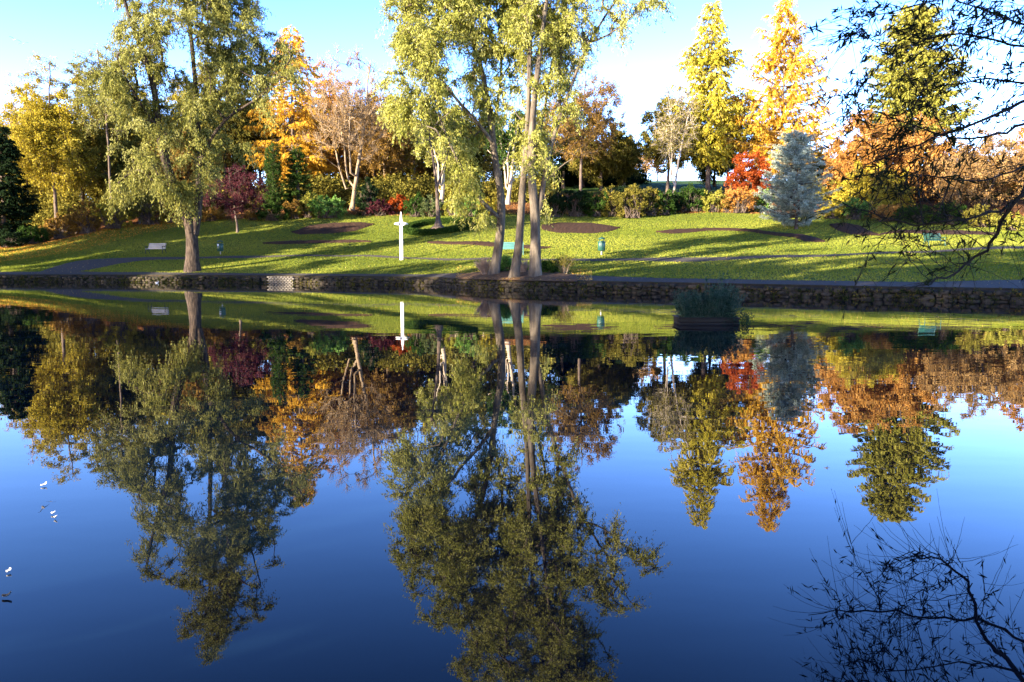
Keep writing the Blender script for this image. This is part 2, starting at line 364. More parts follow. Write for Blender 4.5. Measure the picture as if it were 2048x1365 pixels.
# the ground: one sheet from the wall to the horizon, colours where lawn, leaf litter and far field lie
us = np.linspace(-1.9, 1.7, 420); ts = np.r_[np.linspace(0, 1, 110), 1+np.linspace(.02, 1, 50)*1.5, np.geomspace(2.6, 60, 46)]
UU, TTg = np.meshgrid(us, ts, indexing='ij'); yw, yt = tab(TW, UU), tab(TT, UU); YY = yw+.35+(yt-yw-.35)*TTg; XX = UU*YY
ZZ = ground(XX, YY)
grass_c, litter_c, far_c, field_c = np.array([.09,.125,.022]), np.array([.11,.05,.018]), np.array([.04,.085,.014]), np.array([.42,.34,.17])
fr = np.clip(1-(YY-yw-.35)/.5, 0, 1)[..., None]; wl = np.clip((TTg-1)*25+.5+.6*np.sin(XX*.8)+.3*np.sin(XX*2.1), 0, 1)[..., None]
left = np.clip((-.36-UU)*6, 0, 1)[..., None]*np.clip(TTg*1.4-.5, 0, 1)[..., None]*.5
cc = grass_c*(1-left)+litter_c*left; cc = cc*(1-fr)+np.array([.035,.028,.02])*fr; cc = cc*(1-wl)+litter_c*wl
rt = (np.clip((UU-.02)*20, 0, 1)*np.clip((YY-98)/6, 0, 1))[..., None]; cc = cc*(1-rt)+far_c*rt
rf = (np.clip((UU-.1)*20, 0, 1)*np.clip((YY-150)/15, 0, 1))[..., None]; cc = cc*(1-rf)+field_c*rf
m, n, o = newmat('ground'); b = n.nodes.new('ShaderNodeBsdfPrincipled'); a = n.nodes.new('ShaderNodeAttribute'); a.attribute_name = 'col'
nz = n.nodes.new('ShaderNodeTexNoise'); nz.inputs['Scale'].default_value = 2.5; nz.inputs['Detail'].default_value = 8
tc = n.nodes.new('ShaderNodeTexCoord'); n.links.new(tc.outputs['Object'], nz.inputs[0])
rr = ramp(n, [(.3, (.55,.55,.55)), (.7, (1.5,1.4,1.3))]); n.links.new(nz.outputs[0], rr.inputs[0])
mx = n.nodes.new('ShaderNodeMix'); mx.data_type = 'RGBA'; mx.blend_type = 'MULTIPLY'; mx.inputs[0].default_value = 1
n.links.new(a.outputs['Color'], mx.inputs[6]); n.links.new(rr.outputs[0], mx.inputs[7]); n.links.new(mx.outputs[2], b.inputs['Base Color'])
b.inputs['Roughness'].default_value = .95; b.inputs['Specular IOR Level'].default_value = .1; n.links.new(b.outputs[0], o.inputs[0])
bp = n.nodes.new('ShaderNodeBump'); bp.inputs['Distance'].default_value = .06; bp.inputs['Strength'].default_value = .6; n.links.new(nz.outputs[0], bp.inputs['Height']); n.links.new(bp.outputs[0], b.inputs['Normal'])
XX = np.concatenate([XX[:, :1], XX], 1); YY = np.concatenate([YY[:, :1], YY], 1); ZZ = np.concatenate([ZZ[:, :1]*0-1.4, ZZ], 1); cc = np.concatenate([cc[:, :1], cc], 1); ts = np.r_[0, ts]
V = np.stack([XX, YY, ZZ], -1).reshape(-1, 3); nr = len(ts); i = np.arange(len(us)-1)[:, None]; j = np.arange(nr-1)[None]
F = np.stack([i*nr+j, (i+1)*nr+j, (i+1)*nr+j+1, i*nr+j+1], -1).reshape(-1, 4)
tag(mesh_np('ground', V, [F], m, True, vcol=cc.reshape(-1, 3)), kind='structure')

# water
m, n, o = newmat('pond_water'); b = n.nodes.new('ShaderNodeBsdfPrincipled'); M_water = m
b.inputs['Base Color'].default_value = (.002,.006,.012,1); b.inputs['Roughness'].default_value = .0; b.inputs['IOR'].default_value = 1.333; b.inputs['Specular IOR Level'].default_value = .5
tc = n.nodes.new('ShaderNodeTexCoord'); mp = n.nodes.new('ShaderNodeMapping'); mp.inputs['Scale'].default_value = (.55, 1, 1)
n1 = n.nodes.new('ShaderNodeTexNoise'); n1.inputs['Scale'].default_value = 1.6; n1.inputs['Detail'].default_value = 2
n2 = n.nodes.new('ShaderNodeTexNoise'); n2.inputs['Scale'].default_value = .045; n2.inputs['Detail'].default_value = 3
n.links.new(tc.outputs['Object'], mp.inputs[0]); n.links.new(mp.outputs[0], n1.inputs[0]); n.links.new(tc.outputs['Object'], n2.inputs[0])
r = ramp(n, [(.42, (.25,.25,.25)), (.62, (1,1,1))]); n.links.new(n2.outputs[0], r.inputs[0])
mu = n.nodes.new('ShaderNodeMath'); mu.operation = 'MULTIPLY'; n.links.new(n1.outputs[0], mu.inputs[0]); n.links.new(r.outputs[0], mu.inputs[1])
bp = n.nodes.new('ShaderNodeBump'); bp.inputs['Strength'].default_value = 1; bp.inputs['Distance'].default_value = .0035
n.links.new(mu.outputs[0], bp.inputs['Height']); n.links.new(bp.outputs[0], b.inputs['Normal']); n.links.new(b.outputs[0], o.inputs[0])
ub = np.linspace(-1.9, 1.7, 120); yb = tab(TW, ub)+.3
V = np.concatenate([np.stack([ub*yb, yb, 0*ub], 1), np.stack([ub*60, 0*ub-1.5, 0*ub], 1)]); k = len(ub); i = np.arange(k-1)
tag(mesh_np('pond_water', V, [np.stack([k+i, k+i+1, i+1, i], 1)], M_water), kind='structure')
V2 = V-np.array([0, 0, 1.3]); tag(mesh_np('pond_bed', V2, [np.stack([k+i, k+i+1, i+1, i], 1)], M_dirt), kind='structure')
# near bank: land behind the camera, reaching forward on the right where the overhanging tree stands
xs = np.linspace(-140, 120, 131); fy = np.interp(xs, [-140,-60,-30,-4,3,6.2,7.5,9,14,30,120], [4,2,.5,-.3,-.3,1.2,5.5,9,10,8,6])
rows = np.r_[np.linspace(0, 1, 5)*-1.0, -2, -4, -8, -16, -32, -80]
GX, GR = np.meshgrid(xs, rows, indexing='ij'); GY = fy[:, None]+GR; GZ = np.minimum(-.35+(-GR)*.75, .45)+.05*np.sin(GX*1.3+GY)
V = np.stack([GX, GY, GZ], -1).reshape(-1, 3); nr = len(rows); i = np.arange(len(xs)-1)[:, None]; j = np.arange(nr-1)[None]
M_near = rough_mat('near_bank_ground', [(.05,.035,.015), (.05,.075,.015), (.08,.10,.025)], 3, .6, .04)
tag(mesh_np('near_bank', V, [np.stack([i*nr+j, i*nr+j+1, (i+1)*nr+j+1, (i+1)*nr+j], -1).reshape(-1, 4)], M_near, True), kind='structure')

# paths
sheet('lawn_path', [(70,549.5),(130,547),(180,541),(230,530),(270,523.5),(300,520.5),(380,519),(450,517.5),(560,514.5),(640,513.5),(709,513.5),(808,517.5),(955,520.5),(1119,522.5),(1248,522),(1349,526),(1430,523),(1499,519.5),(1700,512.5),(1800,508),(1902,504),(2048,499),(2200,494)],
      [(70,547.5),(95,538),(146,523),(210,518),(260,516),(300,515.5),(380,515.2),(450,513),(560,511),(640,510.5),(709,510.7),(808,514.6),(955,517),(1119,519),(1248,517.5),(1349,516.5),(1430,515),(1499,514),(1700,508.5),(1800,504),(1902,499.5),(2048,494),(2200,488)], M_path, .02, n=260, jit=.03, m=6)
# waterside path along the top of the wall
pxs = np.array([-700,-300,0,100,200,300,500,700,850,900,950,1050,1130,1200,1350,1500,1700,1850,1950,2048,2200,2600])
wid = np.array([2,2,2.2,2.6,1.6,1.3,1.1,1.1,1.3,2.2,3.0,3.2,3.6,2.4,1.9,1.9,2.0,2.2,2.9,3.6,4,4])
ua = np.linspace(U(-700), U(2600), 300); ya = tab(TW, ua)+.42; wv = np.interp(ua, [U(p) for p in pxs], wid); 
lo = np.stack([ua*ya, ya], 1); hi_ = np.stack([ua*(ya+wv), ya+wv], 1)
sheet('waterside_path', lo, hi_, M_path, .012, n=300, jit=.02, m=6)
sheet('root_soil', [(915,559),(950,560.5),(1000,563.5),(1060,565.5),(1120,566),(1155,566)], [(935,551),(960,546),(1000,543),(1060,542),(1110,545),(1150,553)], M_dirt, .03, .12, n=60, rough=.02)
# flower beds
for (nm, lb, lo, up) in [
    ('flower_bed', 'oval bare earth flower bed on the upper lawn left of the white cross', [(583,466),(600,470),(660,468.5),(710,463),(748,450)], [(583,465.5),(620,451),(670,446),(720,445),(748,449.5)]),
    ('flower_bed', 'oval bare earth flower bed right of the three trunks, above the turquoise litter bin', [(1083,460),(1120,467),(1180,467.8),(1215,465),(1240,457.5)], [(1083,450),(1120,445.5),(1180,446),(1220,452),(1240,457)]),
    ('flower_bed', 'thin dark crescent bed below the left oval bed', [(525,488.5),(560,490),(640,487),(700,486.5),(742,485.5)], [(525,487.5),(560,484),(640,482),(700,481),(742,484)]),
    ('flower_bed', 'thin crescent bed running behind the three trunks and the turquoise bench', [(855,487),(880,489),(950,491),(1020,496),(1070,500),(1101,497)], [(855,486.3),(875,483.5),(950,484),(1020,488.5),(1070,493.5),(1101,496.3)]),
    ('flower_bed', 'long swooping crescent bed on the sunlit lawn in front of the blue spruce', [(1312,465.5),(1345,468.5),(1375,466.5),(1420,462),(1500,464.5),(1590,476),(1612,485),(1650,485.3)], [(1312,464.5),(1350,459),(1420,457),(1500,459.5),(1600,469),(1640,478),(1650,484.3)]),
    ('flower_bed', 'shaded hooked earth bed just right of the blue spruce', [(1659,451.5),(1675,462),(1700,469),(1730,472),(1760,472)], [(1659,450.5),(1690,446),(1720,452),(1745,465),(1760,471)]),
    ('flower_bed', 'long thin earth bed above the dark green bench on the right', [(1760,471),(1800,466.5),(1900,470.5),(1980,471),(1995,470)], [(1760,470),(1800,461),(1900,461),(1980,466),(1995,469)])]:
    tag(sheet(nm, lo, up, M_soil, .02, .10, n=90, m=12, kind=None, rough=.02), lb, 'flower bed', 'bare flower beds on the lawn')

# grass tufts over the lawn (real blades, so the low sun catches them)
def lawn_points(n, u0=-.72, u1=.78, t0=.0, t1=1.02, r=rng):
    u = r.uniform(u0, u1, n); yw, yt = tab(TW, u)+1.1, tab(TT, u); t = r.uniform(t0, t1, n); Y = yw+(yt-yw)*t
    keep = r.uniform(0, 95, n) < Y; return u[keep]*Y[keep], Y[keep], t[keep], u[keep]
X, Y, t, u = lawn_points(560000)
P = np.stack([X, Y], 1); bad = np.zeros(len(P), bool)
for pl in POLYS: bad |= inside(P, pl)
edge = t+.015*np.sin(X*.8)+.012*np.sin(X*2.1); bad |= edge > 1.005
P = P[~bad]; z = ground(P[:, 0], P[:, 1]); n_ = len(P); a = rng.uniform(0, 2*np.pi, n_); hgt = rng.uniform(.035, .075, n_); wd = rng.uniform(.03, .055, n_)
dx, dy = np.cos(a)*wd, np.sin(a)*wd; lean = rng.normal(0, .03, (n_, 2))
V = np.stack([np.stack([P[:, 0]-dx, P[:, 1]-dy, z-.01], 1), np.stack([P[:, 0]+dx, P[:, 1]+dy, z-.01], 1), np.stack([P[:, 0]+lean[:, 0], P[:, 1]+lean[:, 1], z+hgt], 1)], 1).reshape(-1, 3)
patch = .5+.25*np.sin(P[:, 0]*.23+1.7*np.sin(P[:, 1]*.11))+.2*np.sin(P[:, 1]*.5+P[:, 0]*.13)
M_grass = leaf_mat('grass', [(.075,.10,.012), (.165,.195,.026), (.29,.295,.046), (.42,.38,.10)], .3)
tag(mesh_np('grass', V, [np.arange(n_*3).reshape(-1, 3)], M_grass, v=.2+.45*patch+rng.normal(0, .07, n_)), 'short mown lawn grass on the bank', 'grass', kind='stuff')
# fallen leaves
def fallen(name, X, Y, mat, size, lbl, lift=.07):
    z = ground(X, Y)+lift; k = len(X); p = np.stack([X, Y, z], 1); a = nrm(rng.normal(0, 1, (k, 3))*[1, 1, .5]); b = nrm(np.cross(a, rng.normal(0, .7, (k, 3))+[0, 0, 1])); s = rng.uniform(.6, 1.3, (k, 1))*size
    V = np.stack([p-a*s, p+b*s*.6, p+a*s, p-b*s*.6], 1).reshape(-1, 3)
    return tag(mesh_np(name, V, [quads(k)], mat, v=rng.uniform(0, 1, k)), lbl, 'leaves', kind='stuff')
M_fall = leaf_mat('fallen_leaf', [(.20,.08,.015), (.42,.22,.04), (.55,.36,.10), (.62,.48,.2)], .2)
X1, Y1, t1, u1 = lawn_points(9000); k = rng.uniform(0, 1, len(X1)) < (.35+.65*(1-t1)); X1, Y1 = X1[k], Y1[k]
a2 = rng.uniform(-.07, .1, 3600); y2 = tab(TW, a2)+.35+rng.uniform(0, 1, 3600)**1.6*6; X1 = np.r_[X1, a2*y2]; Y1 = np.r_[Y1, y2]
fallen('fallen_leaves', X1, Y1, M_fall, .034, 'yellow and tan leaves strewn over the lawn')
M_fall2 = leaf_mat('litter_leaf', [(.15,.04,.012), (.30,.11,.03), (.42,.2,.06), (.5,.3,.13)], .2)
a2 = rng.uniform(-.72, .78, 34000); y2 = tab(TT, a2)+rng.normal(0, .35, 34000)+rng.uniform(0, 1, 34000)**2*7
fallen('leaf_litter', a2*y2, y2, M_fall2, .06, 'brown leaf litter under the shrubs at the lawn edge', .04)
a2 = rng.uniform(-.72, -.38, 9000); y2 = tab(TT, a2)-rng.uniform(0, 1, 9000)**1.7*9*np.clip((-.36-a2)*6, .1, 1)
fallen('orange_leaf_drift', a2*y2, y2, leaf_mat('drift_leaf', [(.4,.14,.02), (.6,.28,.04), (.6,.36,.06)], .2), .05, 'orange leaf drift along the left edge of the lawn')

# ---------------------------------------------------------------- stone retaining wall
M_stone = rough_mat('wall_stone', [(.010,.008,.006), (.026,.021,.014), (.065,.05,.035), (.03,.035,.015)], 3.2, .7, .04)
M_core = rough_mat('wall_core', [(.012,.012,.010), (.03,.028,.02)], 6, .5, .03)
M_block = rough_mat('pale_block', [(.10,.088,.075), (.19,.17,.145)], 5, .5, .02)
wall = thing('stone_wall', (0, float(tab(TW, 0)), 0), 'long mossy dry stone retaining wall along the far water edge', 'wall'); W0 = np.array(wall.location)
ua = np.linspace(-1.2, 1.2, 500); ya = tab(TW, ua)
core = []; rows = [(-1.2, .12), (-.3, .10), (.40, .14), (.44, .45), (.3, .6)]
V = np.stack([np.stack([ua*(ya+d), ya+d, 0*ua+z], 1) for z, d in [(-1.2, .1), (.38, .12), (.42, .2), (.44, .5), (-.4, .6)]], 1).reshape(-1, 3)
i = np.arange(499)[:, None]; j = np.arange(4)[None]; mesh_np('wall_core', V-W0, [np.stack([i*5+j, (i+1)*5+j, (i+1)*5+j+1, i*5+j+1], -1).reshape(-1, 4)], M_core, True, parent=wall)
# a rounded unit stone
def unit_stone():
    g = np.linspace(-1, 1, 4); V, F, idx = [], [], {}
    def vid(p):
        k = tuple(np.round(p, 4))
        if k not in idx: idx[k] = len(V); V.append(p)
        return idx[k]
    for ax in range(3):
        for s in (-1, 1):
            for a_ in range(3):
                for b_ in range(3):
                    q = []
                    for (x, y) in ((a_, b_), (a_+1, b_), (a_+1, b_+1), (a_, b_+1)):
                        p = np.zeros(3); p[ax] = s; p[(ax+1) % 3] = g[x]; p[(ax+2) % 3] = g[y]; q.append(vid(p))
                    F.append(q if s > 0 else q[::-1])
    V = np.array(V); V = V*(.80+.2/np.maximum(np.linalg.norm(V, axis=1, keepdims=True), 1)**.5*1.0); L4 = (np.abs(V)**5).sum(1, keepdims=True)**.2; return V/L4*1.0, np.array(F)
SV, SF = unit_stone()
def stones(spec, name, mat, rough=.08):
    Vs, Fs, o_ = [], [], 0
    for (p, tdir, s) in spec:
        nrmv = np.array([tdir[1], -tdir[0], 0]); nse = 1+rng.normal(0, rough, SV.shape)
        q = SV*nse*np.asarray(s)/2; Vs.append(p+q[:, :1]*tdir+q[:, 1:2]*nrmv+q[:, 2:3]*np.array([0, 0, 1.])); Fs.append(SF+o_); o_ += len(SV)
    return mesh_np(name, np.concatenate(Vs)-W0, [np.concatenate(Fs)], mat, True, parent=wall)
cx_ = ua*ya; arc = np.r_[0, np.cumsum(np.hypot(np.diff(cx_), np.diff(ya)))]
def on_wall(s):
    x = np.interp(s, arc, cx_); y = np.interp(s, arc, ya); x2 = np.interp(s+.3, arc, cx_); y2 = np.interp(s+.3, arc, ya); d = nrm(np.array([x2-x, y2-y, 0])); return np.array([x, y, 0]), d
s_of = lambda px: float(np.interp(U(px), ua, arc))
spec = []
for row, (zc, hh) in enumerate([(-.02, .2), (.16, .19), (.34, .18)]):
    s = s_of(-250)
    while s < s_of(2300):
        L = rng.uniform(.2, .55)*(1.15 if row == 2 else 1)
        p, d = on_wall(s+L/2)
        if not (s_of(533) < s+L/2 < s_of(587)): spec.append((p+np.array([0, 0, zc+rng.normal(0, .03)])+np.array([0, 1, 0])*rng.uniform(.06, .16), d, (L*.97, .3, hh*rng.uniform(.7, 1.3))))
        s += L*rng.choice([1, 1, 1, 1.15])
stones(spec, 'rubble_stones', M_stone)
spec = []; s = s_of(533)
for row in range(5):
    s = s_of(533)+(row % 2)*.12
    while s < s_of(587)-.1:
        p, d = on_wall(s+.13); spec.append((p+np.array([0, .02, -.02+row*.115]), d, (.25, .2, .105))); s += .26
stones(spec, 'pale_block_patch', M_block, .02)
# creeper, ferns and moss hanging on the wall
def wall_plants(name, s0, s1, dens, mat, lbl, up=.1, size=.07, zr=(-.02, .5)):
    cl = rng.uniform(s0, s1, max(1, int((s1-s0)*dens*.25))); k = int((s1-s0)*dens); A = []
    for i_ in range(k):
        s = cl[rng.integers(len(cl))]+rng.normal(0, .35); p, d = on_wall(s); A.append(p+np.array([rng.normal(0, .05), rng.uniform(-.12, .05), rng.uniform(*zr)]))
    A = np.array(A); dr = nrm(rng.normal(0, .5, A.shape)+np.array([0, -.8, -.1])); V, v, tw = leaves(A, dr, .16, 10, size, size*.6, .5, .5, .03)
    tag(mesh_np(name, V, [quads(len(v))], mat, v=v), lbl, 'creeper', kind='stuff')
M_creep = leaf_mat('creeper_leaf', [(.015,.028,.008), (.04,.06,.014), (.10,.09,.02), (.20,.13,.03)])
M_creep2 = leaf_mat('creeper_leaf_gold', [(.04,.045,.01), (.14,.12,.02), (.28,.22,.03)])
wall_plants('creeper', s_of(-100), s_of(530), 22, M_creep, 'dark creeper and ferns on the left stretch of wall')
wall_plants('creeper', s_of(590), s_of(1020), 14, M_creep2, 'olive creeper on the wall below the white cross')
wall_plants('creeper', s_of(1050), s_of(1640), 18, M_creep, 'dark creeper on the shaded wall right of the three trunks')
wall_plants('creeper', s_of(1640), s_of(2150), 24, M_creep, 'golden green creeper on the shaded wall at the right')

#==OBJ==
M_bark_d = rough_mat('bark_dark', [(.045,.032,.025), (.11,.08,.06), (.19,.145,.11)], 5, 1, .06, stretch=(1,1,.25))
M_bark_w = rough_mat('bark_ridged', [(.014,.010,.008), (.05,.036,.027), (.15,.11,.08)], 9, 1, .16, stretch=(1,1,.22), detail=9)
M_bark_g = rough_mat('bark_grey', [(.035,.028,.021), (.11,.088,.064), (.20,.165,.12)], 4, .9, .05, stretch=(1,1,.25))
M_bark_p = rough_mat('bark_pale', [(.22,.17,.12), (.42,.34,.25), (.55,.47,.37)], 4, .5, .03, stretch=(1,1,.3))
M_bark_r = rough_mat('bark_reddish', [(.12,.08,.05), (.25,.18,.11), (.36,.27,.18)], 4, .5, .03, stretch=(1,1,.3))
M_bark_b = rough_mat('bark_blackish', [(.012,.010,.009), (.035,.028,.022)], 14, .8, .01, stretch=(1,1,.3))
LM = {k: leaf_mat('leaf_'+k, c) for k, c in dict(
    willow=[(.09,.095,.018), (.19,.19,.04), (.31,.30,.08), (.44,.42,.16)],
    olive_yellow=[(.13,.14,.025), (.26,.27,.05), (.40,.39,.09), (.52,.50,.19)],
    gold=[(.13,.105,.015), (.30,.24,.022), (.46,.37,.04), (.54,.46,.09)],
    larch_orange=[(.32,.16,.015), (.58,.32,.025), (.72,.44,.05), (.76,.55,.13)],
    larch_yellow=[(.20,.19,.02), (.42,.37,.03), (.58,.48,.06), (.62,.54,.14)],
    rust=[(.20,.085,.02), (.38,.18,.04), (.52,.27,.065), (.58,.36,.12)],
    brown=[(.12,.07,.02), (.24,.14,.03), (.36,.22,.05)],
    redbrown=[(.20,.11,.04), (.35,.21,.075), (.46,.31,.13)],
    olive=[(.05,.05,.012), (.12,.11,.02), (.22,.19,.035), (.33,.26,.05)],
    dark=[(.008,.016,.008), (.018,.034,.014), (.035,.06,.02)],
    green=[(.015,.032,.008), (.04,.08,.015), (.09,.15,.03)],
    bright=[(.06,.13,.02), (.14,.27,.05), (.28,.42,.12)],
    plum=[(.035,.010,.016), (.085,.022,.032), (.15,.05,.05)],
    red=[(.12,.02,.007), (.32,.06,.013), (.46,.13,.03)],
    spruce=[(.13,.18,.14), (.38,.44,.35), (.64,.69,.55)],
    pine=[(.05,.075,.03), (.12,.15,.06), (.24,.26,.09)],
    conifer_y=[(.12,.13,.02), (.30,.29,.045), (.48,.44,.10)],
    reed=[(.25,.16,.08), (.45,.31,.18), (.6,.45,.3)],
    water_plant=[(.014,.038,.024), (.035,.08,.055), (.09,.14,.11)],
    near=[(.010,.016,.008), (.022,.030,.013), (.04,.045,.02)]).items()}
def px3(pts, Y, dz=0): return np.array([at(x, y, Y+(p[2] if len(p) > 2 else 0)) for p in pts for x, y in [p[:2]]])
def E3(lst, Y): return [(at(x, y, Y+dy), (rx/F_*Y, rd, ry/F_*Y)) for (x, y, rx, ry, rd, dy) in lst]

# big willow on the left
b = gpt(385, 543); Y = b[1]
def hero(b, pls, ns):
    o = []
    for pl, n_ in zip(pls, ns):
        q = px3(pl, b[1]); o.append(resample(q, n_))
    o[0] = o[0]; o[0][0] = b-np.array([0, 0, .15]); return o
A_lines = hero(b, [[(385,545),(386,500),(385,460),(372,425),(355,395,-.3),(335,340,-.5),(318,270,-1),(312,200,-1.2),(300,140,-1.5),(275,80,-2),(250,10,-2.4),(235,-60,-2.6)],
    [(388,470),(394,430,.2),(400,390,.4),(398,330,.8),(395,250,1),(392,180,1),(385,100,1.2),(375,20,1),(370,-80,1),(365,-170,.8)],
    [(400,335,.5),(410,300,.2),(430,262,-.2),(458,228,-.6),(504,208,-1.2),(550,170,-1.6),(580,120,-2)],
    [(395,240,1),(415,170,1.6),(432,110,2.4),(455,40,3),(470,-40,3.4),(480,-100,3.6)],
    [(316,260,-1),(290,220,-2),(262,180,-3),(235,120,-3.6)],
    [(380,440),(350,400,-1.5),(315,370,-2.4),(270,330,-3)]], [26,24,12,12,8,8])
tree('willow_tree', b, 'tall leaning olive willow with the thick ridged trunk, alone at the left water edge', 'tree', A_lines,
     E3([(365,372,45,62,2,-1),(290,345,85,55,2.4,-2),(235,345,32,65,1.6,-2.5),(330,210,110,80,3.5,-1),(430,270,85,90,3,0),(330,80,130,85,4.5,-1),(455,110,105,110,4.5,1),(530,140,60,85,2.5,-1),(330,-30,130,75,4.5,0),(450,0,90,90,4,1),(385,-130,110,70,4,0),(220,150,60,70,2.5,-3),(370,-210,60,50,3,0)], Y),
     560, M_bark_w, LM['willow'], .5, tw=12, L=1.15, m=26, ll=.21, lw=.062, droop=.6, hang=.8, up=-.1, rt=[(.50,.07),(.34,.06),(.16,.04),(.16,.04),(.12,.03),(.12,.03)], hi=24, lump=.05, twig_frac=.5, gap=.42, surf=1.7, spread=.09, start=.12)
# three trunks at the waterside
b1 = gpt(985, 553); Y = b1[1]
L1 = hero(b1, [[(985,554),(994,520),(1000,480),(1003,430),(1003,385),(992,335),(986,280),(975,200),(960,120),(930,40),(900,-50),(885,-120)],
    [(1003,440),(985,425,-.4),(960,405,-.8),(938,368,-1.1),(920,330,-1.3),(900,290,-1.5),(880,240,-1.7),(862,180,-2),(850,120,-2.2)],
    [(988,290),(960,250,-.6),(925,215,-1),(890,170,-1.4),(850,110,-1.8),(815,60,-2)],
    [(984,260),(1000,190,.6),(1005,120,1),(995,30,1.4),(985,-60,1.6)]], [28,14,12,12])
tree('willow_tree', b1, 'leftmost of the three waterside trunks, sunlit and scaly, carrying the pale yellow crown', 'tree', L1,
     E3([(835,110,95,85,3,-1.5),(870,210,85,70,2.6,-1.2),(800,210,55,75,2,-1.5),(900,300,60,60,1.8,-1.2),(930,370,42,55,1.4,-.8),(930,60,95,90,3,-.5),(870,20,90,80,3,-1),(955,200,50,90,2,0),(905,-60,110,80,3.4,-.5),(960,425,40,26,1.2,-.8),(1010,60,60,100,2.6,1),(1000,-110,90,60,3,.5),(970,-210,110,70,3,.5)], Y),
     560, M_bark_g, LM['olive_yellow'], .34, tw=12, L=.95, m=24, ll=.19, lw=.052, droop=.5, hang=.6, up=-.05, rt=[(.30,.05),(.13,.035),(.13,.03),(.12,.03)], hi=18, twig_frac=.35, gap=.42, surf=1.8, spread=.07, start=.2)
b2 = gpt(1027, 558)
L2 = hero(b2, [[(1027,559),(1034,520),(1040,480),(1041,430),(1044,380),(1050,335),(1056,250),(1058,150),(1062,50),(1068,-40),(1070,-120)],
    [(1053,330),(1075,290,.5),(1090,220,1),(1100,140,1.4),(1120,60,1.8),(1140,-20,2)]], [26,12])
tree('willow_tree', b2, 'middle one of the three waterside trunks, slender and smooth with a dark scar', 'tree', L2,
     E3([(1050,120,60,120,2.4,.5),(1060,-20,85,90,3,.5),(1055,280,28,60,1,0),(1110,60,60,90,2.4,1.5),(1070,-150,110,70,3.6,0),(1075,-260,120,80,3.6,0)], b2[1]),
     290, M_bark_g, LM['olive_yellow'], .27, tw=11, L=.95, m=22, ll=.19, lw=.052, droop=.5, hang=.6, up=-.05, rt=[(.26,.05),(.12,.03)], hi=16, twig_frac=.35, gap=.42, surf=1.8, start=.35)
b3 = gpt(1070, 557)
L3 = hero(b3, [[(1070,558),(1071,500),(1071,450),(1071,420),(1064,380),(1061,320),(1066,220),(1078,120),(1090,30),(1100,-60),(1105,-140)],
    [(1074,440),(1082,400,.1),(1088,360,.2),(1098,300,.4),(1118,240,.5),(1140,180,.6),(1165,110,.7),(1192,60,.8),(1225,10,.9),(1265,-40,1)],
    [(1120,240,.5),(1118,160,1),(1125,80,1.4),(1135,0,1.6),(1140,-90,1.8)],
    [(1180,85,.8),(1215,75,.2),(1255,40,0),(1300,5,0)], [(1088,365,.2),(1110,345,-.3),(1128,325,-.5),(1145,318,-.7)]], [28,18,12,8,6])
tree('willow_tree', b3, 'rightmost of the three waterside trunks, thick and forked, reaching out to the right', 'tree', L3,
     E3([(1120,100,55,100,2,1),(1180,60,70,60,2.2,.5),(1110,-20,100,80,3,1),(1250,15,55,38,1.5,0),(1310,0,32,26,1,0),(1090,230,30,90,1.2,.5),(1150,200,34,60,1,.6),(1080,330,36,46,1,0),(1100,400,14,40,.5,.1),(1200,-60,100,60,3,.5),(1110,-170,100,60,3.4,0),(1160,-240,90,60,3.4,0)], b3[1]),
     290, M_bark_g, LM['olive_yellow'], .34, tw=11, L=.9, m=18, ll=.18, lw=.05, droop=.5, hang=.6, up=-.05, rt=[(.33,.05),(.17,.04),(.1,.03),(.07,.02),(.05,.02)], hi=20, twig_frac=.4, gap=.32, surf=1.8, start=.25)

# trees behind the lawn
def T(*a, **k):
    k.setdefault('spread', .14); k['m'] = int(k.get('m', 14)*1.7); k['ll'] = k.get('ll', .2)*1.15; k['lw'] = k.get('lw', .1)*1.25; k['natt'] = int(k.get('natt', 110)*1.25)
    return broad(*a, **k)
T('birch_tree', 118, 92, 92, 82, 'golden birch with upright airy crown near the left edge', 'tree', M_bark_d, LM['gold'], cb=.12, r0=.22, natt=260, tw=9, m=14, ll=.18, lw=.09, L=1.4, droop=.5, gap=.4, surf=1.4)
T('birch_tree', 40, 104, 140, 48, 'thin bare pinkish tree poking above the golden birch at far left', 'tree', M_bark_p, LM['redbrown'], cb=.4, natt=90, tw=8, m=3, ll=.15, lw=.07, twr=.02)
conifer('yew_tree', 12, 84, 250, 62, 'black green evergreen at the left frame edge', 'tree', M_bark_d, LM['dark'], nb=230, pw=.45, tw=18, m=18, L=.7, ll=.24, lw=.11, bottom=.05, cb=.03)
T('slender_tree', 228, 88, 60, 62, 'slender dark tree with bare wiry top left of the willow crown', 'tree', M_bark_d, LM['willow'], cb=.45, r0=.16, natt=100, tw=7, m=9, ll=.18, lw=.07, L=.9, twr=.02, gap=.35)
T('beech_tree', 225, 98, 215, 80, 'bushy bronze and olive tree low behind the slender dark tree', 'tree', M_bark_d, LM['olive'], cb=.1, natt=170, tw=9, m=15, ll=.22, lw=.11, L=1.0)
T('birch_tree', 305, 106, 170, 78, 'yellow birch showing through the left side of the willow crown', 'tree', M_bark_d, LM['gold'], cb=.15, natt=150, tw=9, m=14, ll=.22, lw=.1, L=1.0, droop=.35)
T('birch_tree', 455, 104, 105, 85, 'tall green gold birch behind the right half of the willow', 'tree', M_bark_d, LM['olive'], cb=.2, natt=190, tw=9, m=15, ll=.22, lw=.1, L=1.0, droop=.35)
T('oak_tree', 375, 98, 260, 70, 'brown oak in shade directly behind the willow trunk', 'tree', M_bark_d, LM['brown'], cb=.12, natt=130, tw=9, m=14, ll=.22, lw=.11, L=1.0)
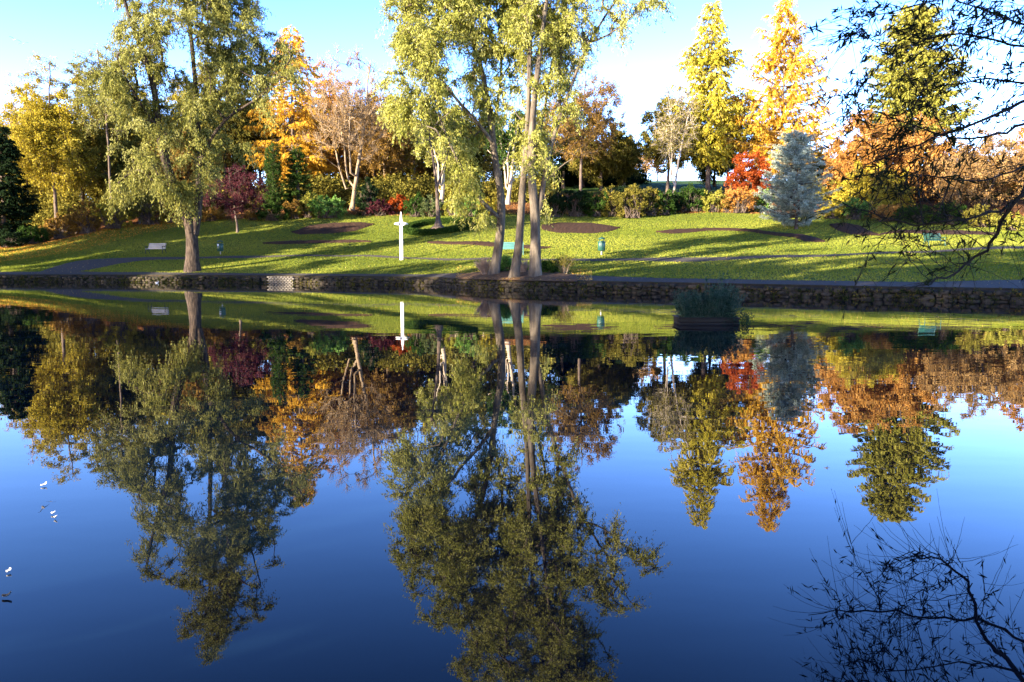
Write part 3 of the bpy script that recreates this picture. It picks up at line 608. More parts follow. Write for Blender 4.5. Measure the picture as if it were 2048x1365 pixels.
conifer('larch_tree', 592, 98, 48, 98, 'glowing orange larch left of the bare reddish tree', 'tree', M_bark_d, LM['larch_orange'], nb=210, cb=.12, pw=.65, tw=16, m=20, L=.95, ll=.25, lw=.085, droop=.1, upc=.06, tdroop=.8, hang=.8, side=.8, jag=.35)
T('cherry_tree', 706, 90, 88, 92, 'bare tree with fan of pinkish brown stems rising from one pale foot', 'tree', M_bark_r, LM['redbrown'], cb=.22, r0=.26, natt=210, stems=5, tw=10, m=3, ll=.14, lw=.06, L=1.1, up=.9, twr=.024, rise=1.2, droop=-.05, gap=.1)
conifer('cypress_tree', 550, 87, 292, 17, 'narrow dark green cypress column right of the plum tree', 'tree', M_bark_d, LM['green'], nb=160, pw=.3, cb=.02, tw=12, m=18, L=.35, droop=-.4, upc=.2, ll=.12, lw=.05, bottom=.03, jag=.1)
conifer('fir_tree', 600, 89, 292, 36, 'small bushy dark fir beside the cypress column', 'tree', M_bark_d, LM['green'], nb=150, pw=.55, cb=.03, tw=13, m=16, L=.45, ll=.15, lw=.06, bottom=.04)
bp_ = gpt(475, 466)
broad('plum_tree', 475, bp_[1], 322, 68, 'small round purple leaved plum tree standing on the lawn', 'tree', M_bark_d, LM['plum'], base=bp_, cb=.2, r0=.12, natt=150, tw=9, m=15, ll=.13, lw=.075, L=.6, gap=.15)
T('maple_tree', 772, 100, 190, 66, 'ginger brown tree just left of the pale yellow willow crown', 'tree', M_bark_r, LM['brown'], cb=.15, natt=140, tw=9, m=11, ll=.2, lw=.1, L=1, twr=.02)
T('larch_tree', 660, 112, 105, 60, 'rusty larch top behind the fan of pinkish bare stems', 'tree', M_bark_r, LM['rust'], cb=.3, natt=90, tw=9, m=10, ll=.2, lw=.09, L=1)
T('maple_tree', 830, 108, 170, 72, 'amber tree behind the left willow crown above the ring hedge', 'tree', M_bark_d, LM['gold'], cb=.15, natt=150, tw=9, m=12, ll=.22, lw=.1, L=1)
T('maple_tree', 945, 106, 190, 75, 'brown gold tree behind the gap left of the three trunks', 'tree', M_bark_d, LM['olive'], cb=.12, natt=150, tw=9, m=13, ll=.22, lw=.1, L=1)
T('ash_tree', 882, 90, 200, 55, 'pale barked tree with limbs fanning above the red acer and ring hedge', 'tree', M_bark_p, LM['olive_yellow'], cb=.42, r0=.26, natt=80, stems=4, tw=8, m=10, ll=.2, lw=.09, up=.5, rise=1)
T('ash_tree', 1015, 91, 215, 45, 'pale barked forked tree seen between the three waterside trunks', 'tree', M_bark_p, LM['green'], cb=.42, r0=.26, natt=70, stems=3, tw=8, m=10, ll=.2, lw=.09, up=.5, rise=1)
T('alder_tree', 1160, 94, 120, 88, 'half bare dark tree with a few orange leaves right of the trunks', 'tree', M_bark_d, LM['brown'], cb=.25, r0=.2, natt=230, tw=9, m=6, ll=.16, lw=.09, L=1, twr=.02, gap=.25)
T('holm_oak_tree', 1200, 104, 225, 72, 'round dark green tree low behind the half bare tree', 'tree', M_bark_d, LM['olive'], cb=.06, natt=190, tw=9, m=14, ll=.2, lw=.1, L=.9, gap=.2)
T('holm_oak_tree', 1125, 108, 240, 62, 'dark evergreen clump immediately right of the forked trunk', 'tree', M_bark_d, LM['dark'], cb=.1, natt=90, tw=9, m=12, ll=.22, lw=.12, L=.9)
conifer('larch_tree', 1412, 100, 0, 108, 'yellow green larch, left one of the two tall spires on the right', 'tree', M_bark_d, LM['larch_yellow'], r0=.3, nb=260, cb=.14, pw=.75, tw=16, m=26, L=1.05, ll=.26, lw=.085, droop=.02, upc=.1, tdroop=.7, hang=.7, jag=.4, twig_frac=1)
conifer('larch_tree', 1556, 98, -6, 124, 'bright orange gold larch, right one of the two tall spires', 'tree', M_bark_r, LM['larch_orange'], r0=.28, nb=250, cb=.1, pw=.72, tw=16, m=26, L=1.1, ll=.26, lw=.085, droop=0, upc=.12, tdroop=.7, hang=.7, jag=.5, twig_frac=1)
T('hazel_tree', 1343, 91, 165, 48, 'pale bare many stemmed tree left of the yellow green larch', 'tree', M_bark_p, LM['olive'], cb=.32, r0=.16, natt=120, stems=3, tw=8, m=4, ll=.14, lw=.07, L=1, up=.7, twr=.02, rise=1)
T('lime_tree', 1332, 99, 190, 60, 'olive leaved tree behind the pale bare stems', 'tree', M_bark_d, LM['olive'], cb=.2, natt=150, tw=9, m=12, ll=.2, lw=.1, L=.9, gap=.3)
T('lime_tree', 1452, 104, 185, 78, 'green gold tree filling between the two tall larches', 'tree', M_bark_d, LM['conifer_y'], cb=.22, natt=130, tw=8, m=13, ll=.2, lw=.1, L=1, gap=.3)
T('golden_larch', 1550, 102, 235, 70, 'low golden foliage tree between the red acer and blue spruce', 'tree', M_bark_d, LM['larch_orange'], cb=.1, natt=90, tw=8, m=13, ll=.18, lw=.06, L=1)
T('acer_tree', 1492, 93, 302, 40, 'vivid scarlet acer below the orange larch', 'tree', M_bark_d, LM['red'], cb=.08, r0=.1, natt=80, stems=3, tw=9, m=13, ll=.15, lw=.09, L=.6, shape='dome')
bs = gpt(1592, 459)
conifer('blue_spruce', 1592, bs[1], 262, 76, 'silvery blue spruce standing on the lawn edge', 'tree', M_bark_d, LM['spruce'], base=bs, r0=.14, nb=330, cb=.04, pw=.42, tw=17, m=16, L=.45, ll=.13, lw=.05, droop=.06, upc=.14, tdroop=.1, hang=0, jag=.42, bottom=.05)
T('beech_tree', 1765, 87, 212, 122, 'broad glowing orange dome shaped tree right of the blue spruce', 'tree', M_bark_d, LM['rust'], r0=.2, natt=330, stems=5, tw=9, m=13, ll=.17, lw=.1, L=.9, shape='dome', cb=.1, rise=.2, twr=.015, gap=.12)
T('hawthorn_tree', 1735, 82, 320, 78, 'golden yellow lower skirt of foliage in front of the orange dome', 'tree', M_bark_d, LM['gold'], r0=.14, natt=120, stems=4, tw=9, m=12, ll=.16, lw=.09, L=.7, shape='dome', cb=.1, rise=.2)
T('hawthorn_tree', 1960, 83, 258, 118, 'wide copper brown spreading tree at the right edge', 'tree', M_bark_d, LM['redbrown'], r0=.2, natt=270, stems=5, tw=9, m=9, ll=.16, lw=.08, L=.9, shape='dome', cb=.12, rise=.1, twr=.018)
T('maple_tree', 2085, 96, 215, 90, 'russet tree rising behind the copper brown one at far right', 'tree', M_bark_d, LM['rust'], natt=150, tw=9, m=10, ll=.2, lw=.1, L=1, cb=.1)
conifer('pine_tree', 1808, 108, 10, 112, 'tall yellow green conifer behind the orange dome, seen through hanging leaves', 'tree', M_bark_d, LM['conifer_y'], r0=.35, nb=420, cb=.2, pw=.42, tw=20, m=20, L=1.1, ll=.28, lw=.12, droop=.05, upc=.12, tdroop=.5, hang=.5, jag=.4)
for i_, (px, Y, tp, rx, lb) in enumerate([(1272,170,285,9,'faint thin far tree just right of the dark round tree'), (1290,165,298,9,'faint thin far tree second in the gap of low sky'), (1312,175,300,12,'faint far tree with orange tint at the right of the sky gap')]):
    T('distant_tree', px, Y, tp, rx, lb, 'tree', M_bark_d, LM['redbrown' if i_ < 2 else 'rust'], natt=30, tw=6, m=5, ll=.3, lw=.15, L=1.2, twr=.04, r0=.15, cb=.2, group='far trees on the skyline')
T('pine_tree', 1245, 108, 262, 40, 'mottled green tree at the right end of the dark clump, before the low sky gap', 'tree', M_bark_d, LM['olive'], cb=.05, natt=100, tw=9, m=12, ll=.2, lw=.1, L=.9)
T('pine_tree', 1165, 112, 285, 55, 'dark pine low behind the half bare tree', 'tree', M_bark_d, LM['dark'], cb=.05, natt=110, tw=9, m=13, ll=.2, lw=.1, L=.9)
T('pine_tree', 1425, 110, 270, 55, 'grey green pine under the yellow green larch', 'tree', M_bark_d, LM['pine'], cb=.05, natt=110, tw=9, m=13, ll=.2, lw=.1, L=.9)
T('pine_tree', 1620, 112, 300, 50, 'dim olive tree peeping out behind the blue spruce', 'tree', M_bark_d, LM['olive'], cb=.05, natt=90, tw=9, m=13, ll=.2, lw=.1, L=.9)
for a_ in [('birch_tree', 62, 100, 150, 60, 'yellow green feathery tree rising behind the black evergreen', 'gold'), ('birch_tree', 172, 102, 100, 62, 'tall olive gold tree filling between the golden birch and the willow', 'olive'),
           ('birch_tree', 262, 110, 140, 60, 'gold tree top glimpsed through the left edge of the willow crown', 'gold'), ('birch_tree', 405, 112, 120, 66, 'amber tree top glimpsed through the middle of the willow crown', 'gold'),
           ('birch_tree', 525, 108, 150, 55, 'olive tree tucked between the willow crown and the orange larch', 'olive'), ('beech_tree', 650, 104, 190, 50, 'rust tinted tree between the orange larch and the pinkish stems', 'rust'),
           ('oak_tree', 750, 110, 160, 55, 'tan oak behind the right side of the pinkish stems', 'brown'), ('oak_tree', 1060, 108, 200, 60, 'olive oak directly behind the right waterside trunk', 'olive')]:
    T(a_[0], a_[1], a_[2], a_[3], a_[4], a_[5], 'tree', M_bark_d, LM[a_[6]], cb=.12, natt=170, tw=9, m=13, ll=.19, lw=.09, L=1.2, droop=.4, gap=.25)
# the wood behind as one mass
def woodland(name, u0, u1, y0, y1, top, n, mat, lbl, low=.0, wd=2.6):
    r = np.random.default_rng(5+n); Pl = []; TVs = []
    k = int((u1-u0)*(y0+y1)/2/3.2*3.2)
    for _ in range(k):
        u = r.uniform(u0, u1); Y = r.uniform(y0, y1); bz = float(ground(u*Y, Y)); h = max(2., CAMZ+float(ray(0, np.interp(u, top[0], top[1])+r.uniform(0, 60))[1])*Y-bz)
        c = np.array([u*Y, Y, bz]); m_ = n//k; q = nrm(r.normal(0, 1, (m_, 3)))*r.uniform(.3, 1, (m_, 1))**.5; q = q*[wd, wd*.8, h*.5]+c+[0, 0, h*.5]; q[:m_//4, 2] = bz+r.uniform(.2, h*.35, m_//4); Pl.append(q)
        tl = simple_trunk(c, c+[0, 0, h*.8], 8, .3, r); TVs.append(tubes(tl[None], np.linspace(.2, .05, 8)[None], 6))
    A = np.concatenate(Pl); V, v, tw = leaves(A, nrm(r.normal(0, 1, A.shape)), 1.1, 10, .34, .2, .2, .2, .2, .2, r)
    o = tag(mesh_np(name, V, [quads(len(v))], mat, v=v), lbl, 'woodland', kind='stuff')
    tv, tf = join(TVs); mesh_np('wood_trunks', tv, [tf], M_bark_d, True, parent=o)
woodland('woodland', U(-330), U(420), 112, 135, ([-1, U(100), U(250), U(420)], [235, 220, 225, 215]), 26000, LM['olive'], 'bronze autumn wood filling the background at the left')
woodland('woodland', U(430), U(1090), 116, 138, ([-1, U(650), U(900), 1], [225, 190, 215, 260]), 15000, LM['brown'], 'brown autumn wood filling the background behind the centre')
woodland('woodland', U(1085), U(1265), 112, 124, ([0, U(1100), U(1250), 1], [315, 315, 335, 340]), 2600, LM['dark'], 'dark low trees far behind the hedge bank, left of the low sky gap')
woodland('woodland', U(1650), U(2500), 108, 128, ([0, U(1700), U(1900), 1], [330, 300, 265, 250]), 11000, LM['rust'], 'rust coloured wood at the right behind the domed trees')

woodland('undergrowth', U(-300), U(1085), 93, 101, ([-1, U(200), U(500), 1], [405, 375, 345, 350]), 19000, LM['olive'], 'dark tangled undergrowth behind the shrub border at the left and centre', wd=2.)
woodland('undergrowth', U(1610), U(2400), 90, 97, ([0, U(1700), U(1900), 1], [395, 395, 400, 400]), 7000, LM['olive'], 'dark undergrowth behind the shrub border at the right', wd=2.)
# shrubs along the lawn edge
B_ = lambda *a, **k: bush('shrub', *a, M_bark_d, **k)
for (px, by, tp, rx, lb, mt) in [
    (655,437,388,42,'light green rhododendron shining at the top of the left oval bed','bright'), (735,432,352,24,'dark green upright shrub right of the pale foot of the bare stems','dark'),
    (618,436,385,24,'yellowish loose shrub left of the bright rhododendron','conifer_y'), (545,442,408,34,'dark low shrub beneath the cypress column','green'),
    (590,438,398,24,'reddish brown shrub at the foot of the small fir','brown'), (760,432,400,26,'dull violet green shrub left of the red acer','plum'),
    (795,428,391,24,'small scarlet acer shrub behind the white cross','red'), (832,434,386,26,'green shrub directly right of the scarlet shrub','green'),
    (866,434,392,26,'green shrub behind the ring hedge','pine'), (940,434,386,30,'sunlit yellow green shrub behind the crescent bed','bright'),
    (905,432,398,18,'pale olive shrub beside the stone posts','conifer_y'), (975,433,395,24,'small golden shrub behind the left trunk','gold'),
    (1245,431,372,24,'black green shrub between the amber one and the yellow flecked one','dark'), (1325,431,376,30,'deep green shrub left of the fresh green one','green'), (1405,423,376,24,'dark shrub behind the fresh green one','dark'), (1170,432,384,30,'blackish shrub second in the hedge bank','green'),
    (1112,435,378,30,'dark shrub next to the forked trunk','dark'), (1150,434,370,34,'deep green shrub, leftmost full one of the hedge bank','dark'),
    (1192,434,378,30,'blackish green shrub below the dark round tree','green'), (1222,434,372,26,'amber tinted shrub in the middle of the hedge bank','olive'),
    (1262,437,368,36,'large shrub with yellow flecks and green skirt','olive'), (1300,432,374,28,'dark mottled shrub before the pale bare stems','olive'),
    (1380,424,367,38,'fresh green rounded shrub below the yellow green larch','green'), (1425,425,378,26,'small yellow tipped shrub beside the fresh green one','conifer_y'),
    (1452,426,390,18,'low brown shrub left of the orange hornbeam','brown'), (1478,427,371,42,'orange brown hornbeam shrub with upright twigs','rust'),
    (1528,424,376,22,'lime yellow shrub at the left flank of the spruce','bright'), (1340,428,386,24,'low dark shrub behind the swooping bed','dark'),
    (1660,438,396,30,'yellow shrub tucked right of the spruce','gold'), (1710,440,396,34,'lime green shrub under the orange dome','bright'),
    (1770,444,410,36,'rusty low shrub under the middle of the orange dome','rust'), (1830,446,408,42,'dark green low shrub under the right of the orange dome','green'),
    (1895,450,404,44,'bright green low shrub under the copper tree','green'), (1960,455,412,38,'mid green shrub near the right edge','olive'),
    (2025,462,424,40,'yellow green shrub at the right frame edge','conifer_y'),
    (20,495,462,40,'dark low shrub at the left frame edge','dark'), (68,488,450,34,'dark shrub with pale shiny leaves at the left','green'),
    (122,478,428,40,'bronze shrub hanging over the left lawn edge','brown'), (172,468,402,40,'orange brown shrub in the left border','brown'),
    (232,458,392,40,'amber leaved shrub left of the willow trunk','gold'), (300,450,388,42,'dark bronze shrub close left of the willow trunk','olive'),
    (345,446,400,26,'dim brown shrub just behind the willow trunk','brown'), (420,443,412,34,'low heathery shrub left of the plum tree','brown'),
    (505,441,420,24,'low brown shrub right of the plum tree','brown')]:
    B_(px, by, tp, rx, lb, LM[mt])

# ring hedge with the flared dark tree
hc = gpt(880, 459); hr = 66/F_*hc[1]
hl = thing('ring_hedge', hc, 'low clipped dark box hedge ring around the flared trunk', 'hedge')
th = np.linspace(0, 2*np.pi, 1400, endpoint=False); k = 26000; a = rng.uniform(0, 2*np.pi, k); sec = rng.uniform(0, np.pi, k)
rx_ = hr+np.cos(sec)*.32; zz = np.sin(sec)**.6*.5*rng.uniform(.85, 1.04, k); low = rng.uniform(0, 1, k) < .45; zz = np.where(low, rng.uniform(.02, .45, k), zz); rx_ = np.where(low, hr+.34*np.sign(np.cos(sec)), rx_)
X = hc[0]+np.cos(a)*rx_; Y_ = hc[1]+np.sin(a)*rx_*1.0; A = np.stack([X, Y_, ground(X, Y_)+zz], 1)
V, v, _ = leaves(A, nrm(rng.normal(0, 1, A.shape)), .08, 3, .09, .06, 0, 0, .03); mesh_np('foliage', V-hc, [quads(len(v))], LM['green'], v=v, parent=hl)
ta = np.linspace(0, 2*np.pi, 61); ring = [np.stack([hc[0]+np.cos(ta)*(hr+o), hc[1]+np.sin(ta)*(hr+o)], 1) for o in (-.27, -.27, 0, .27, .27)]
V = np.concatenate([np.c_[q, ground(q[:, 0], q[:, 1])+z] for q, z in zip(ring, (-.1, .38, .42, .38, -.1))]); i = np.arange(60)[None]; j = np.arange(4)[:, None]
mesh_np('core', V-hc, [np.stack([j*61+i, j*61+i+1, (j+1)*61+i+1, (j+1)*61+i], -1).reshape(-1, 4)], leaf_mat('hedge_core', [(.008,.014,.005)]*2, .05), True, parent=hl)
bt = gpt(876, 459); Yb = bt[1]
lines = [resample(np.vstack([bt-[0,0,.1], at(876,445,Yb), at(876,432,Yb), at(875,400,Yb), at(873,370,Yb+.3), at(868,330,Yb+.3), at(862,290,Yb), at(855,250,Yb)]), 22), resample(np.vstack([at(874,375,Yb), at(886,340,Yb+.4), at(898,300,Yb+.8), at(905,250,Yb)]), 10)]
t_ = tree('grafted_tree', bt, 'slender dark tree with a swollen cone shaped foot inside the hedge ring', 'tree', lines, E3([(862,260,38,45,1.6,0),(900,270,30,45,1.4,0)], Yb), 50, M_bark_d, LM['olive_yellow'], .3, tw=7, m=10, ll=.17, lw=.06, L=.7, rt=[(.24,.05),(.12,.03)], flare=4.2, start=.7)
# small pale posts behind the lawn edge
for px, by, tp, lb in [(912,432,410,'pale square stone post left of the yellow green shrub'), (969,433,412,'pale stone post half hidden behind the willow leaves')]:
    b = gpt(px, by); h = at(px, tp, b[1])[2]-b[2]; t_ = thing('stone_post', b, lb, 'post'); obj_boxes('shaft', [((0,0,h*.45), (.42,.42,h*.95)), ], M_bark_p, t_, .03); obj_boxes('cap', [((0,0,h*.96), (.52,.52,.12), 0, .6)], M_bark_p, t_, .02)

# ---------------------------------------------------------------- white cross
M_white = rough_mat('white_paint', [(.80,.76,.77), (.86,.83,.84)], 8, .1, .004, rough=.5)
b = gpt(803, 520.5); Yb = b[1]; h = at(801, 424, Yb)[2]-b[2]; zc = at(801, 448, Yb)[2]-b[2]; aw = 13.5/F_*Yb
cr = thing('cross', b, 'tall slender white cross with pointed arms on the lawn', 'cross', rz=.15)
obj_boxes('shaft', [((0,0,h*.40-.1), (.27,.22,h*.8+.2), 0, .85)], M_white, cr, .02)
obj_boxes('spire', [((0,0,h*.8+h*.1), (.235,.19,h*.2), 0, .25)], M_white, cr, .01)
def spike(x0, x1, z, a, b_): 
    s = np.array([[x0,-a,z-a],[x0,a,z-a],[x0,a,z+a],[x0,-a,z+a],[x1,-b_,z-b_],[x1,b_,z-b_],[x1,b_,z+b_],[x1,-b_,z+b_]]); return s, np.array([[0,3,2,1],[4,5,6,7],[0,1,5,4],[1,2,6,5],[2,3,7,6],[3,0,4,7]])
for sg in (-1, 1):
    V, F = spike(sg*.115, sg*aw, zc, .14, .035); F = F if sg > 0 else F[:, ::-1]; mesh_np('arm', V, [F], M_white, parent=cr)

# ---------------------------------------------------------------- litter bins
M_bin = rough_mat('bin_green_paint', [(.014,.065,.052), (.022,.09,.07)], 6, .1, .004, rough=.35, spec=.5)
M_binlid = rough_mat('bin_lid_paint', [(.012,.06,.042), (.018,.085,.06)], 6, .1, .004, rough=.35, spec=.5)
M_metal = rough_mat('pale_metal', [(.35,.33,.30), (.5,.47,.43)], 12, .2, .004, rough=.5, spec=.5)
def litter_bin(px, by, lb, sign=False):
    b = gpt(px, by); t = thing('litter_bin', b, lb, 'litter bin', 'litter bins on the lawn')
    obj = tubes(np.array([[[0,0,-.2],[0,0,.1],[0,0,.3]]]), np.array([[.05,.05,.05]]), 12); mesh_np('post', obj[0], [obj[1]], M_metal, True, parent=t)
    th = np.arange(72)/72*2*np.pi; rib = 1+.035*np.sign(np.sin(th*18)); prof = [(0,.26),(.21,.27),(.24,.30),(.25,.86),(.235,.88),(.22,.86),(.20,.40)]
    V = np.concatenate([np.c_[np.cos(th)*r_*rib, np.sin(th)*r_*rib, 0*th+z] for r_, z in prof]); i = np.arange(72)[None]; j = np.arange(len(prof)-1)[:, None]; i2 = (i+1) % 72
    mesh_np('body', V, [np.stack([j*72+i, j*72+i2, (j+1)*72+i2, (j+1)*72+i], -1).reshape(-1, 4)], M_bin, parent=t)
    prof = [(.285,.86),(.29,.93),(.0,.93),(.0,.93)]; 
    prof = [(.25,.84),(.275,.85),(.275,.93),(.16,.95),(.0,.955)]; V = np.concatenate([np.c_[np.cos(th)*r_, np.sin(th)*r_, 0*th+z] for r_, z in prof]); j = np.arange(len(prof)-1)[:, None]
    mesh_np('rim', V, [np.stack([j*72+i, j*72+i2, (j+1)*72+i2, (j+1)*72+i], -1).reshape(-1, 4)], M_binlid, parent=t)
    for a in (.6, 2.2, 3.8, 5.4): obj_boxes('lid_support', [((math.cos(a)*.2, math.sin(a)*.2, 1.01), (.035,.035,.17))], M_binlid, t, .004)
    prof = [(.0,1.09),(.24,1.07),(.255,1.10),(.17,1.17),(.06,1.2),(.0,1.205)]; V = np.concatenate([np.c_[np.cos(th)*r_, np.sin(th)*r_, 0*th+z] for r_, z in prof]); j = np.arange(len(prof)-1)[:, None]
    mesh_np('lid', V, [np.stack([j*72+i, j*72+i2, (j+1)*72+i2, (j+1)*72+i], -1).reshape(-1, 4)], M_binlid, True, parent=t)
    if sign: obj_boxes('sign_plate', [((-.09,-.262,.80), (.16,.012,.15), -.3)], M_white, t, .002)
litter_bin(441, 509.5, 'green litter bin with white plate, right of the big willow trunk', True)
litter_bin(1203, 510, 'turquoise green litter bin on the sunlit lawn right of the three trunks')

# ---------------------------------------------------------------- benches
M_bw = rough_mat('weathered_wood', [(.42,.40,.36), (.62,.60,.55)], 7, .3, .004, rough=.6, stretch=(.3,1,1))
M_bg = rough_mat('green_bench_paint', [(.01,.06,.048), (.018,.085,.065)], 7, .2, .004, rough=.45, spec=.4)
M_bt = rough_mat('turquoise_bench_paint', [(.05,.16,.15), (.08,.22,.20)], 7, .2, .004, rough=.45, spec=.4)
M_iron = rough_mat('dark_iron', [(.02,.03,.028), (.04,.055,.05)], 9, .2, .004, rough=.5)
def bench(px, by, W, rz, mat, fm, lb):
    b = gpt(px, by); t = thing('park_bench', b, lb, 'bench', 'park benches on the lawn', rz)
    obj_boxes('seat', [((0, -.22+i*.11, .43+.01*i), (W, .085, .035)) for i in range(4)], mat, t)
    bk = []
    for i in range(4):
        v, f = box((0,0,0), (W, .03, .10)); z = .53+i*.115; y = .15+i*.035; bk.append((v+[0,y,z], f))
    obj_boxes('backrest', [], mat, t, .006, bk)
    for sg in (-1, 1):
        x = sg*(W/2-.03)
        P = [[(x,-.25,0),(x,-.24,.2),(x,-.2,.42),(x,-.24,.56),(x,-.26,.64)], [(x,-.27,.63),(x,-.12,.66),(x,.02,.65),(x,.1,.62),(x,.17,.6)], [(x,.3,0),(x,.2,.2),(x,.13,.42),(x,.19,.65),(x,.27,.95)], [(x,-.22,.40),(x,-.1,.385),(x,0,.39),(x,.08,.40),(x,.14,.42)]]
        V, F = tubes(np.array(P), np.full((4,5), .026), 8); mesh_np('end_frame', V, [F], fm, True, parent=t)
bench(312, 508.5, 1.75, -.25, M_bw, M_iron, 'pale weathered wooden bench on the left lawn beside the path')
bench(1018, 510.5, 2.1, .0, M_bt, M_bt, 'turquoise bench seen between the left and middle waterside trunks')
bench(1868, 494, 1.55, .35, M_bg, M_bg, 'dark green bench on the right lawn under the overhanging branch')

# ---------------------------------------------------------------- plants at the trunk feet
def tuft(name, px, by, H, spread, n_, mat, lb, cat, wd=.02, leafy=None):
    b = gpt(px, by); t = thing(name, b, lb, cat); a = rng.uniform(0, 2*np.pi, n_); rr = rng.uniform(0, 1, n_)**.6; d = np.stack([np.cos(a)*rr, np.sin(a)*rr, 0*a], 1)
    p0 = d*.15; top = d*spread+np.array([0,0,1.])*(H*rng.uniform(.6, 1.05, n_)*(1-.25*rr))[:, None]; mid = p0*.4+top*.35+[0,0,H*.25]
    V, F = tubes(bezier(p0, mid, top, 5), np.tile(np.linspace(wd, wd*.35, 5), (n_, 1)), 3); mesh_np('stems', V, [F], mat, True, parent=t)
    if leafy is not None:
        A = np.repeat(top, 3, 0)*rng.uniform(.6, 1, (n_*3, 1)); V, v, _ = leaves(A, nrm(rng.normal(0, .6, A.shape)+[0,0,.5]), .25, 8, .07, .04, 0, 0, .04); mesh_np('foliage', V, [quads(len(v))], leafy, v=v, parent=t)
    return t
M_reed = rough_mat('dry_stem', [(.30,.20,.13), (.5,.36,.26)], 5, .2, .01)
tuft('dry_shrub', 970, 553, 1.2, .75, 260, M_reed, 'sunlit tuft of dry tan stems left of the waterside trunks', 'dry plant')
tuft('dry_shrub', 1046, 549, .9, .45, 170, M_reed, 'tuft of dry reddish stems between the middle and right trunks', 'dry plant')
bush('shrub', 1008, 546, 512, 19, 'vivid green leafy shrub between the left and middle trunks', LM['bright'], M_bark_d, ll=.09, lw=.06, L=.22, natt=70)
bush('shrub', 1097, 549, 521, 22, 'dark green shrub at the right foot of the forked trunk', LM['green'], M_bark_d, ll=.09, lw=.06, L=.22, natt=60)
tuft('twiggy_shrub', 1128, 550, 1.25, .75, 60, M_bark_r, 'small twiggy shrub with sparse leaves right of the trunks', 'shrub', .01, LM['olive'])

# ---------------------------------------------------------------- planter raft in the pond
pc = at(1411, 643, 21.0); pc[2] = 0; W_ = 116/F_*21
M_raft = rough_mat('wet_timber', [(.010,.009,.008), (.025,.02,.016)], 8, .6, .01, rough=.6, stretch=(.3,1,1))
pl = thing('floating_planter', pc, 'dark timber planter box floating in the pond', 'planter', rz=-.04)
obj_boxes('side_boards', [((0,-.45,.06+z), (W_,.05,.105)) for z in (-.08,.03)]+[((0,.45,.06+z), (W_,.05,.105)) for z in (-.08,.03)]+[((sg*(W_/2-.028),0,.06+z), (.05,.845,.105)) for sg in (-1,1) for z in (-.08,.03)], M_raft, pl, .01)
obj_boxes('rim', [((0,-.46,.155), (W_+.06,.12,.03)), ((0,.46,.155), (W_+.06,.12,.03)), ((-(W_/2-.02),0,.154), (.12,.79,.028)), ((W_/2-.02,0,.154), (.12,.79,.028))], M_raft, pl, .006)
obj_boxes('soil', [((0,0,.06), (W_-.12,.8,.1))], M_soil, pl, .0)
wp = thing('marsh_plants', pc+np.array([0,0,.11]), 'bushy blue green marsh plants growing in the floating planter', 'plant')
n_ = 430; p0 = np.stack([rng.uniform(-W_/2+.15, W_/2-.1, n_), rng.uniform(-.35, .35, n_), 0*np.zeros(n_)], 1)
H = rng.uniform(.25, .78, n_)*np.where(p0[:, 0] > .1, 1.08, .95); H[:14] = rng.uniform(.9, 1.25, 14); p0[:14, 0] = rng.uniform(.0, .5, 14)
top = p0*[1.25, 1.3, 1]+np.stack([rng.normal(0, .16, n_), rng.normal(0, .14, n_), H], 1); mid = (p0+top)/2+rng.normal(0, .05, p0.shape)+[0,0,.05]
V, F = tubes(bezier(p0, mid, top, 5), np.tile(np.linspace(.007, .003, 5), (n_, 1)), 3); mesh_np('stems', V, [F], rough_mat('marsh_stem', [(.04,.08,.05), (.10,.12,.09)], 5), True, parent=wp)
q = rng.uniform(.15, 1, (n_*7, 1)); A = np.repeat(p0, 7, 0)*(1-q)+np.repeat(top, 7, 0)*q; V, v, _ = leaves(A, nrm(rng.normal(0, .5, A.shape)+[0,0,.6]), .14, 5, .085, .018, .1, -.1, .012); mesh_np('foliage', V, [quads(len(v))], LM['water_plant'], v=v, parent=wp)
A = np.stack([rng.uniform(.35, W_/2+.25, 160), rng.uniform(-.62, -.2, 160), rng.uniform(-.08, .2, 160)], 1); V, v, _ = leaves(A, nrm(rng.normal(0, .6, A.shape)+[.5,-.3,-.5]), .16, 6, .035, .03, .3, .3, .03); mesh_np('trailing_stems', V, [quads(len(v))], LM['water_plant'], v=v*.4, parent=wp)

# ---------------------------------------------------------------- birds, feathers
M_feather = leaf_mat('white_feather', [(.75,.74,.72), (.85,.84,.82)], .2)
M_birdg = leaf_mat('gull_grey', [(.25,.25,.27), (.4,.4,.42)], .1)
def gull(px, py, Y, span, bank, head, lb, mat):
    p = at(px, py, Y); s = np.linspace(-1, 1, 13); z = .22*np.sin(np.abs(s)*2.4)*span*.5-.05*span*s*s; ch = span*.16*(1-np.abs(s)**1.6*.85); sw = -.14*span*np.abs(s)**1.5
    V = [];
    for i in range(13):
        for (c, dz) in ((.5, 0), (0, .012*span), (-.5, 0), (0, -.012*span)): V.append([s[i]*span/2, sw[i]+ch[i]*c, z[i]+dz])
    i = np.arange(12)[:, None]; j = np.arange(4)[None]; F = np.stack([i*4+j, (i+1)*4+j, (i+1)*4+(j+1) % 4, i*4+(j+1) % 4], -1).reshape(-1, 4)
    bd = tubes(np.array([[[0,.30,0],[0,.22,.01],[0,.1,0],[0,-.08,0],[0,-.24,0],[0,-.34,0]]])*span, np.array([[.004,.035,.055,.05,.025,.012]])*span, 10)
    Vb, Fb = join([(np.array(V), F), bd]); o = mesh_np('gull', Vb, [Fb], mat, True); o.location = p; o.rotation_euler = (.1, bank, head); tag(o, lb, 'bird')
gull(29, 80, 62, .9, .25, 1.0, 'upper one of two tiny gulls flying in the sky at far left', M_birdg)
gull(46, 88, 66, .8, -.3, .8, 'lower one of two tiny gulls flying in the sky at far left', M_birdg)
